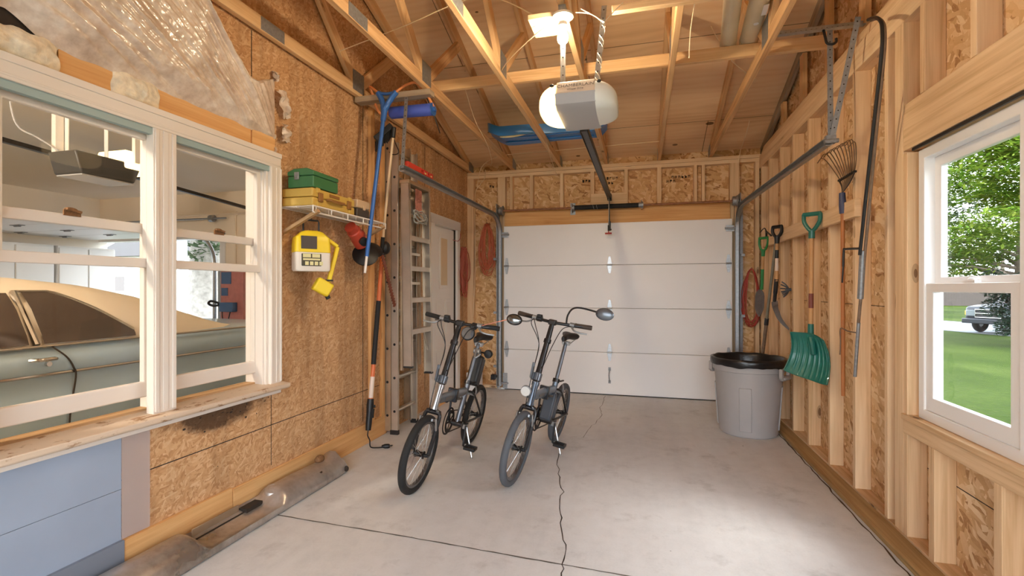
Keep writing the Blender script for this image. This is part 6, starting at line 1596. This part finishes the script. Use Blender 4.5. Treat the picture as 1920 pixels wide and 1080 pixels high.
m = MB(); m.bar((XC-.85, 4.88, .45), (XC+.85, 4.88, .45), .1, .12); obj('rear_bumper', m, 'car_chrome', car, bevel=.02)

# ------------------------------------------------------------------ outside
t = NT('grass')
pos = t.n('ShaderNodeNewGeometry').outputs['Position']
a = t.noise(pos, .25, 5, .6); b = t.noise(t.mapping(pos, (1, 1, 1)), 14, 5, .7); c_ = t.noise(t.mapping(pos, (.6, .12, 1), rot=(0, 0, .5)), 1.0, 3)
g = t.math('ADD', t.math('ADD', t.math('MULTIPLY', a, .35), t.math('MULTIPLY', b, .35)), t.math('MULTIPLY', c_, .3))
t.l(t.ramp(g, [(.36, (34, 48, 13)), (.5, (52, 66, 20)), (.64, (74, 84, 36))]), t.b.inputs['Base Color']); t.b.inputs['Roughness'].default_value = .9; t.b.inputs['Specular IOR Level'].default_value = .05
t.bump(b, .8, .03)
m = MB(); m.grid(lambda u, v: V((-60+160*u, -40+130*v, -.301)), 4, 4); struct('lawn', m, 'grass', 'mown green lawn outside both garages', 'lawn')
mat('drive_grey', (104, 106, 110), .8)
m = MB(); m.box(-12, 2.2, 6.45, 11, -.3, -.10); struct('driveway', m, 'drive_grey', 'pale concrete apron in front of both garage doors', 'driveway')
def ray_at(u, d, z):
    s_, c_ = math.sin(YAW), math.cos(YAW); a = (u-960)/FPX
    return V(((-s_+a*c_)*d, (c_+a*s_)*d, z))
p_ = ray_at(1800, 22, 0)
m = MB(); a0 = ray_at(1740, 19.5, -.30); a1 = ray_at(2000, 15.0, -.30); dd = (a1-a0).normalized(); nn = V((-dd.y, dd.x, 0))
m.prism([a0-dd*8, a1+dd*8, a1+dd*8+nn*5.5, a0-dd*8+nn*5.5], (0, 0, .012)); struct('neighbour_driveway', m, 'drive_grey', 'pale driveway across the lawn where the dark pickup stands', 'driveway')
# fence
mat('fence_wood', (84, 74, 68), .8, var=.15, vscale=9)
f0, f1 = ray_at(1600, 50, -.3), ray_at(2150, 40, -.3); fd_ = (f1-f0).normalized(); fl_ = (f1-f0).length
fe = thing('board_fence', 'grey brown board fence at the far side of the lawn', 'fence', (f0+f1)/2)
m = MB(); n = int(fl_/.19)
for i in range(n):
    p = f0+fd_*(fl_*(i+.5)/n); m.obox(p+AZ*1.3, fd_, fd_.cross(AZ), AZ, (.189, .025, 2.6))
obj('boards', m, 'fence_wood', fe, smooth=0)
m = MB()
for z in (.4, 1.4): m.bar(f0+AZ*z+fd_.cross(AZ)*-.04, f1+AZ*z+fd_.cross(AZ)*-.04, .05, .09)
obj('rails', m, 'fence_wood', fe, smooth=0)
# pickup truck, front quarter view
mat('truck_navy', (24, 28, 40), .4, metal=.1, coat=.2); mat('truck_lamp', (130, 136, 142), .1, coat=.6)
mid = ray_at(1892, 17.4, -.29); tf = (ray_at(1700, 13.6, 0)-ray_at(1905, 17.3, 0)); tf = V((-.90, -.43, 0)).normalized()
TM = Matrix.Translation(mid) @ Matrix.Rotation(math.atan2(tf.y, tf.x), 4, 'Z') @ Matrix.Scale(.88, 4)
tr_ = thing('pickup_truck', 'dark navy pickup truck parked beyond the lawn, partly behind a bush', 'truck', M=TM)
T_ = lambda n, m, mt, p=None, **k: obj(n, m, mt, p or tr_, local=True, **k)
def tsec(x, w, z0, z1, r=.08): return [V((x, -w, z0)), V((x, w, z0)), V((x, w+.02, z0+.15)), V((x, w, z1-r)), V((x, w-r, z1)), V((x, -w+r, z1)), V((x, -w, z1-r)), V((x, -w-.02, z0+.15))]
m = MB(); m.loft([tsec(1.02, .80, .52, 1.02), tsec(.95, .90, .42, 1.10), tsec(.5, .95, .42, 1.15), tsec(-.5, .97, .42, 1.20), tsec(-2.2, .97, .42, 1.22), tsec(-4.2, .97, .42, 1.25)]); T_('body', m, 'truck_navy', bevel=.03)
m = MB(); m.loft([tsec(-.45, .88, 1.15, 1.20, .02), tsec(-1.05, .76, 1.2, 1.80), tsec(-2.1, .76, 1.2, 1.84), tsec(-2.3, .86, 1.18, 1.24, .02)]); T_('cab', m, 'truck_navy', bevel=.02)
m = MB(); m.loft([[V((-.50, s*.80, 1.23)) for s in (-1, 1)]+[V((-1.0, s*.70, 1.72)) for s in (1, -1)], [V((-.47, s*.80, 1.24)) for s in (-1, 1)]+[V((-.97, s*.70, 1.74)) for s in (1, -1)]]); T_('windscreen', m, 'car_glass')
m = MB(); m.box(1.0, 1.06, -.45, .45, .66, .98); g_ = T_('grille', m, 'black_plastic', bevel=.01)
m = MB(); m.tube([(1.07, -.46, .66), (1.07, .46, .66), (1.07, .46, .98), (1.07, -.46, .98)], .022, 8, closed=True); m.tube([(1.07, -.45, .82), (1.07, .45, .82)], .02, 8); T_('grille_bars', m, 'car_chrome', g_)
for s in (-1, 1):
    m = MB(); m.box(.93, 1.03, s*.48, s*.85, .70, .95); L_ = T_('headlamp', m, 'truck_lamp', bevel=.02)
    m = MB(); m.box(.90, .98, s*.82, s*.92, .74, .92); T_('turn_signal', m, 'reflector_amber', L_, bevel=.01)
m = MB(); m.box(.98, 1.16, -.92, .92, .40, .60); T_('front_bumper', m, 'truck_navy', bevel=.03)
for x in (.25, -3.3):
    for s in (-1, 1):
        m = MB(); m.torus((x, s*.86, .38), AY, .26, .12, 30, 12); w = T_('wheel', m, 'tyre_black')
        m = MB(); m.lathe([(.001, .06), (.14, .05), (.2, .0), (.19, -.05)], (x, s*.88, .38), (0, s, 0), 20); T_('hub', m, 'zinc_dull', w)
# trees and bush
def leafmat(name, c0, c1, c2):
    t = NT(name); oi = t.n('ShaderNodeNewGeometry')
    n_ = t.noise(oi.outputs['Position'], 1.7, 3); r_ = oi.outputs['Random Per Island']
    g_ = t.math('ADD', t.math('MULTIPLY', n_, .55), t.math('MULTIPLY', r_, .45))
    t.l(t.ramp(g_, [(.25, c0), (.5, c1), (.75, c2)]), t.b.inputs['Base Color']); t.b.inputs['Roughness'].default_value = .6; t.b.inputs['Specular IOR Level'].default_value = .15
    t.b.inputs['Transmission Weight'].default_value = 0
    tl_ = t.n('ShaderNodeBsdfTranslucent'); mx_ = t.n('ShaderNodeMixShader'); mx_.inputs[0].default_value = .35
    t.l(t.ramp(g_, [(.25, c0), (.5, c1), (.75, c2)]), tl_.inputs[0]); t.l(t.b.outputs[0], mx_.inputs[1]); t.l(tl_.outputs[0], mx_.inputs[2]); t.l(mx_.outputs[0], t.t.nodes['Material Output'].inputs[0])
leafmat('leaf_maple', (66, 98, 26), (106, 136, 42), (146, 158, 62)); leafmat('leaf_pale', (60, 74, 52), (80, 94, 68), (104, 114, 90)); leafmat('leaf_spruce', (24, 42, 32), (38, 60, 44), (56, 80, 60))
mat('bark', (112, 98, 86), .9, var=.3, vscale=9, bump=1.0, bscale=18); mat('bark_pale', (150, 142, 134), .9, var=.28, vscale=7, bump=1.0, bscale=14)
def leaves(m, blobs, count, size, rr, flat=.5):
    tot = sum(b[1]**2 for b in blobs)
    for c, r in blobs:
        for _ in range(int(count*r*r/tot)):
            d = V((rr.gauss(0, 1), rr.gauss(0, 1), rr.gauss(0, 1))).normalized(); p = V(c)+d*(r*rr.uniform(.45, 1.0)**.5)+V((0, 0, 0))
            p.z = c[2]+(p.z-c[2])*flat*1.5 if flat < .6 else p.z
            s_ = size*rr.uniform(.6, 1.3); a = V((rr.uniform(-1, 1), rr.uniform(-1, 1), rr.uniform(-.35, .35))).normalized(); b = a.cross(V((rr.uniform(-.4, .4), rr.uniform(-.4, .4), 1))).normalized()
            m._add([p-a*s_, p-b*s_*.45, p+a*s_, p+b*s_*.45], [(0, 1, 2, 3)])
rr = random.Random(21)
tc0 = ray_at(1912, 15.0, -.3)
mp = thing('maple_tree', 'leafy green maple tree on the lawn outside the new window', 'tree', tc0)
m = MB(); m.tube([tc0, tc0+AZ*1.5, tc0+V((.1, .1, 3.2)), tc0+V((.2, .0, 6))], [.16, .14, .11, .06], 12)
for k in range(16):
    a = rr.uniform(0, 2*PI); z0 = rr.uniform(1.6, 4.5); L_ = rr.uniform(1.4, 2.6); m.tube(bez([tc0+V((.05, .05, z0)), tc0+V((math.cos(a)*L_*.5, math.sin(a)*L_*.5, z0+.35)), tc0+V((math.cos(a)*L_, math.sin(a)*L_, z0+.5))], 4), [.055]*4+[.035]*4+[.012], 6)
obj('trunk', m, 'bark', mp)
bl = []
for k in range(85):
    a = rr.uniform(0, 2*PI); z = rr.uniform(2.25, 7.0); R_ = 3.0*math.sin(PI*min(1, max(.12, (z-.6)/6.8)))**.7*rr.uniform(.25, 1)
    bl.append((tc0+V((-.55+math.cos(a)*R_, .35+math.sin(a)*R_, z)), rr.uniform(.5, .95)))
m = MB(); leaves(m, bl, 42000, .085, rr, .45); o = obj('foliage', m, 'leaf_maple', mp, smooth=0)
bc_ = ray_at(1906, 13.6, -.3)
sb = thing('spruce_bush', 'dark spruce bush drooping in front of the pickup truck', 'bush', bc_)
m = MB(); m.tube([bc_, bc_+AZ*1.6], [.05, .02], 8); obj('trunk', m, 'bark', sb)
m = MB(); leaves(m, [(bc_+V((rr.gauss(0, .26), rr.gauss(0, .26), .45+1.4*i/22)), .26*(.75+i/26)) for i in range(22)], 9000, .055, rr, 1.0); obj('foliage', m, 'leaf_spruce', sb, smooth=0)
for i, (u, d, h, R0, mt, l) in enumerate(((1748, 34, 9, 3.2, 'leaf_pale', 'hazy pale tree beyond the maple, by the fence'), (1880, 64, 15, 6.5, 'leaf_pale', 'broad hazy tree standing beyond the board fence'),)):
    c = ray_at(u, d, -.3); t_ = thing('distant_tree', l, 'tree', c, group='trees beyond the lawn')
    m = MB(); m.tube([c, c+AZ*h*.7], [.3, .08], 8); obj('trunk', m, 'bark', t_)
    bl = [(c+V((rr.gauss(0, R0*.45), rr.gauss(0, R0*.45), rr.uniform(h*.36, h))), rr.uniform(.9, 1.6)) for _ in range(26)]
    m = MB(); leaves(m, bl, 4200, .2, rr, .6); obj('foliage', m, mt, t_, smooth=0)
# beyond the next garage's open door
c = ray_at(388, 18, -.3)
t_ = thing('street_tree', 'thick grey trunked tree outside the open door of the next garage', 'tree', c)
m = MB(); m.tube([c, c+AZ*.5, c+AZ*1.6, c+AZ*4.5, c+V((.4, .2, 7.5))], [.86, .66, .58, .50, .3], 18); obj('trunk', m, 'bark_pale', t_)
bl = [(c+V((rr.gauss(0, 2.2), rr.gauss(0, 2.2), rr.uniform(3.2, 7.5))), rr.uniform(.8, 1.5)) for _ in range(24)]
m = MB(); leaves(m, bl, 4500, .16, rr, .6); obj('foliage', m, 'leaf_pale', t_, smooth=0)
hc = ray_at(330, 42, -.3)
hs = thing('white_house', 'white house across the street beyond the next garage', 'house', hc)
m = MB(); m.box(hc.x-9, hc.x+9, hc.y, hc.y+7, -.3, 4.2); obj('walls', m, 'siding', hs)
m = MB(); m.prism([(hc.x-9.5, hc.y-.5, 4.2), (hc.x-9.5, hc.y+3.5, 6.8), (hc.x-9.5, hc.y+7.5, 4.2)], (19, 0, 0)); obj('roof', m, 'roof_shingle', hs)
for k in range(5):
    m = MB(); x = hc.x-7+k*3.3; m.box(x, x+1.3, hc.y-.06, hc.y, 1.0, 2.5); w = obj('window', m, 'white_vinyl', hs)
    m = MB(); m.box(x+.1, x+1.2, hc.y-.07, hc.y-.06, 1.1, 2.4); obj('pane', m, 'car_glass', w)
pc_ = ray_at(336, 11, -.1)
m = MB(); m.box(pc_.x-.11, pc_.x+.11, pc_.y-.11, pc_.y+.11, -.1, 2.6); m.box(pc_.x-.16, pc_.x+.16, pc_.y-.16, pc_.y+.16, -.1, .05)
tag(obj('porch_post', m, 'white_vinyl', bevel=.01), 'white square post standing outside the open door of the next garage', 'post')

# ------------------------------------------------------------------ light
w = bpy.data.worlds.new('overcast'); bpy.context.scene.world = w; w.use_nodes = True
nt = w.node_tree; bg = nt.nodes['Background']
tc = nt.nodes.new('ShaderNodeTexCoord'); sx = nt.nodes.new('ShaderNodeSeparateXYZ'); rp = nt.nodes.new('ShaderNodeValToRGB')
nt.links.new(tc.outputs['Generated'], sx.inputs[0]); nt.links.new(sx.outputs['Z'], rp.inputs['Fac'])
rp.color_ramp.elements[0].position = 0.0; rp.color_ramp.elements[0].color = (.90, .95, 1.0, 1)
rp.color_ramp.elements[1].position = 0.6; rp.color_ramp.elements[1].color = (.76, .88, 1.0, 1)
nt.links.new(rp.outputs['Color'], bg.inputs['Color']); bg.inputs['Strength'].default_value = WORLD
def lamp(name, typ, loc, energy, color, size=.1, rot=None):
    l = bpy.data.lights.new(name, typ); l.energy = energy; l.color = color
    if typ == 'AREA': l.size = size
    elif typ == 'SUN': l.angle = size
    else: l.shadow_soft_size = size
    o = bpy.data.objects.new(name, l); COL.objects.link(o); o.location = loc
    if rot: o.rotation_euler = rot
    return o
lamp('overcast_sun', 'SUN', (10, -5, 20), SUN, (1, .97, .92), math.radians(25), (math.radians(38), 0, math.radians(70)))

cam = bpy.data.cameras.new('camera'); co = bpy.data.objects.new('camera', cam); COL.objects.link(co)
co.location = (0, 0, CH); co.rotation_euler = (PI/2, 0, YAW)
cam.sensor_width = 36; cam.lens = FPX/1920*36; cam.clip_start = .05; cam.clip_end = 300
cam.shift_y = 1/1920
sc = bpy.context.scene; sc.camera = co
sc.view_settings.view_transform = 'Standard'; sc.view_settings.look = 'None'; sc.view_settings.gamma = 1
sc.view_settings.exposure = EXPO
sc.view_settings.use_curve_mapping = False
cy = sc.cycles
cy.use_denoising = True
try: cy.denoiser = 'OPENIMAGEDENOISE'
except Exception: pass
cy.max_bounces = 12; cy.diffuse_bounces = 8; cy.glossy_bounces = 4; cy.transparent_max_bounces = 12; cy.transmission_bounces = 6
cy.caustics_reflective = False; cy.caustics_refractive = False; cy.sample_clamp_indirect = 6; cy.blur_glossy = 1.0
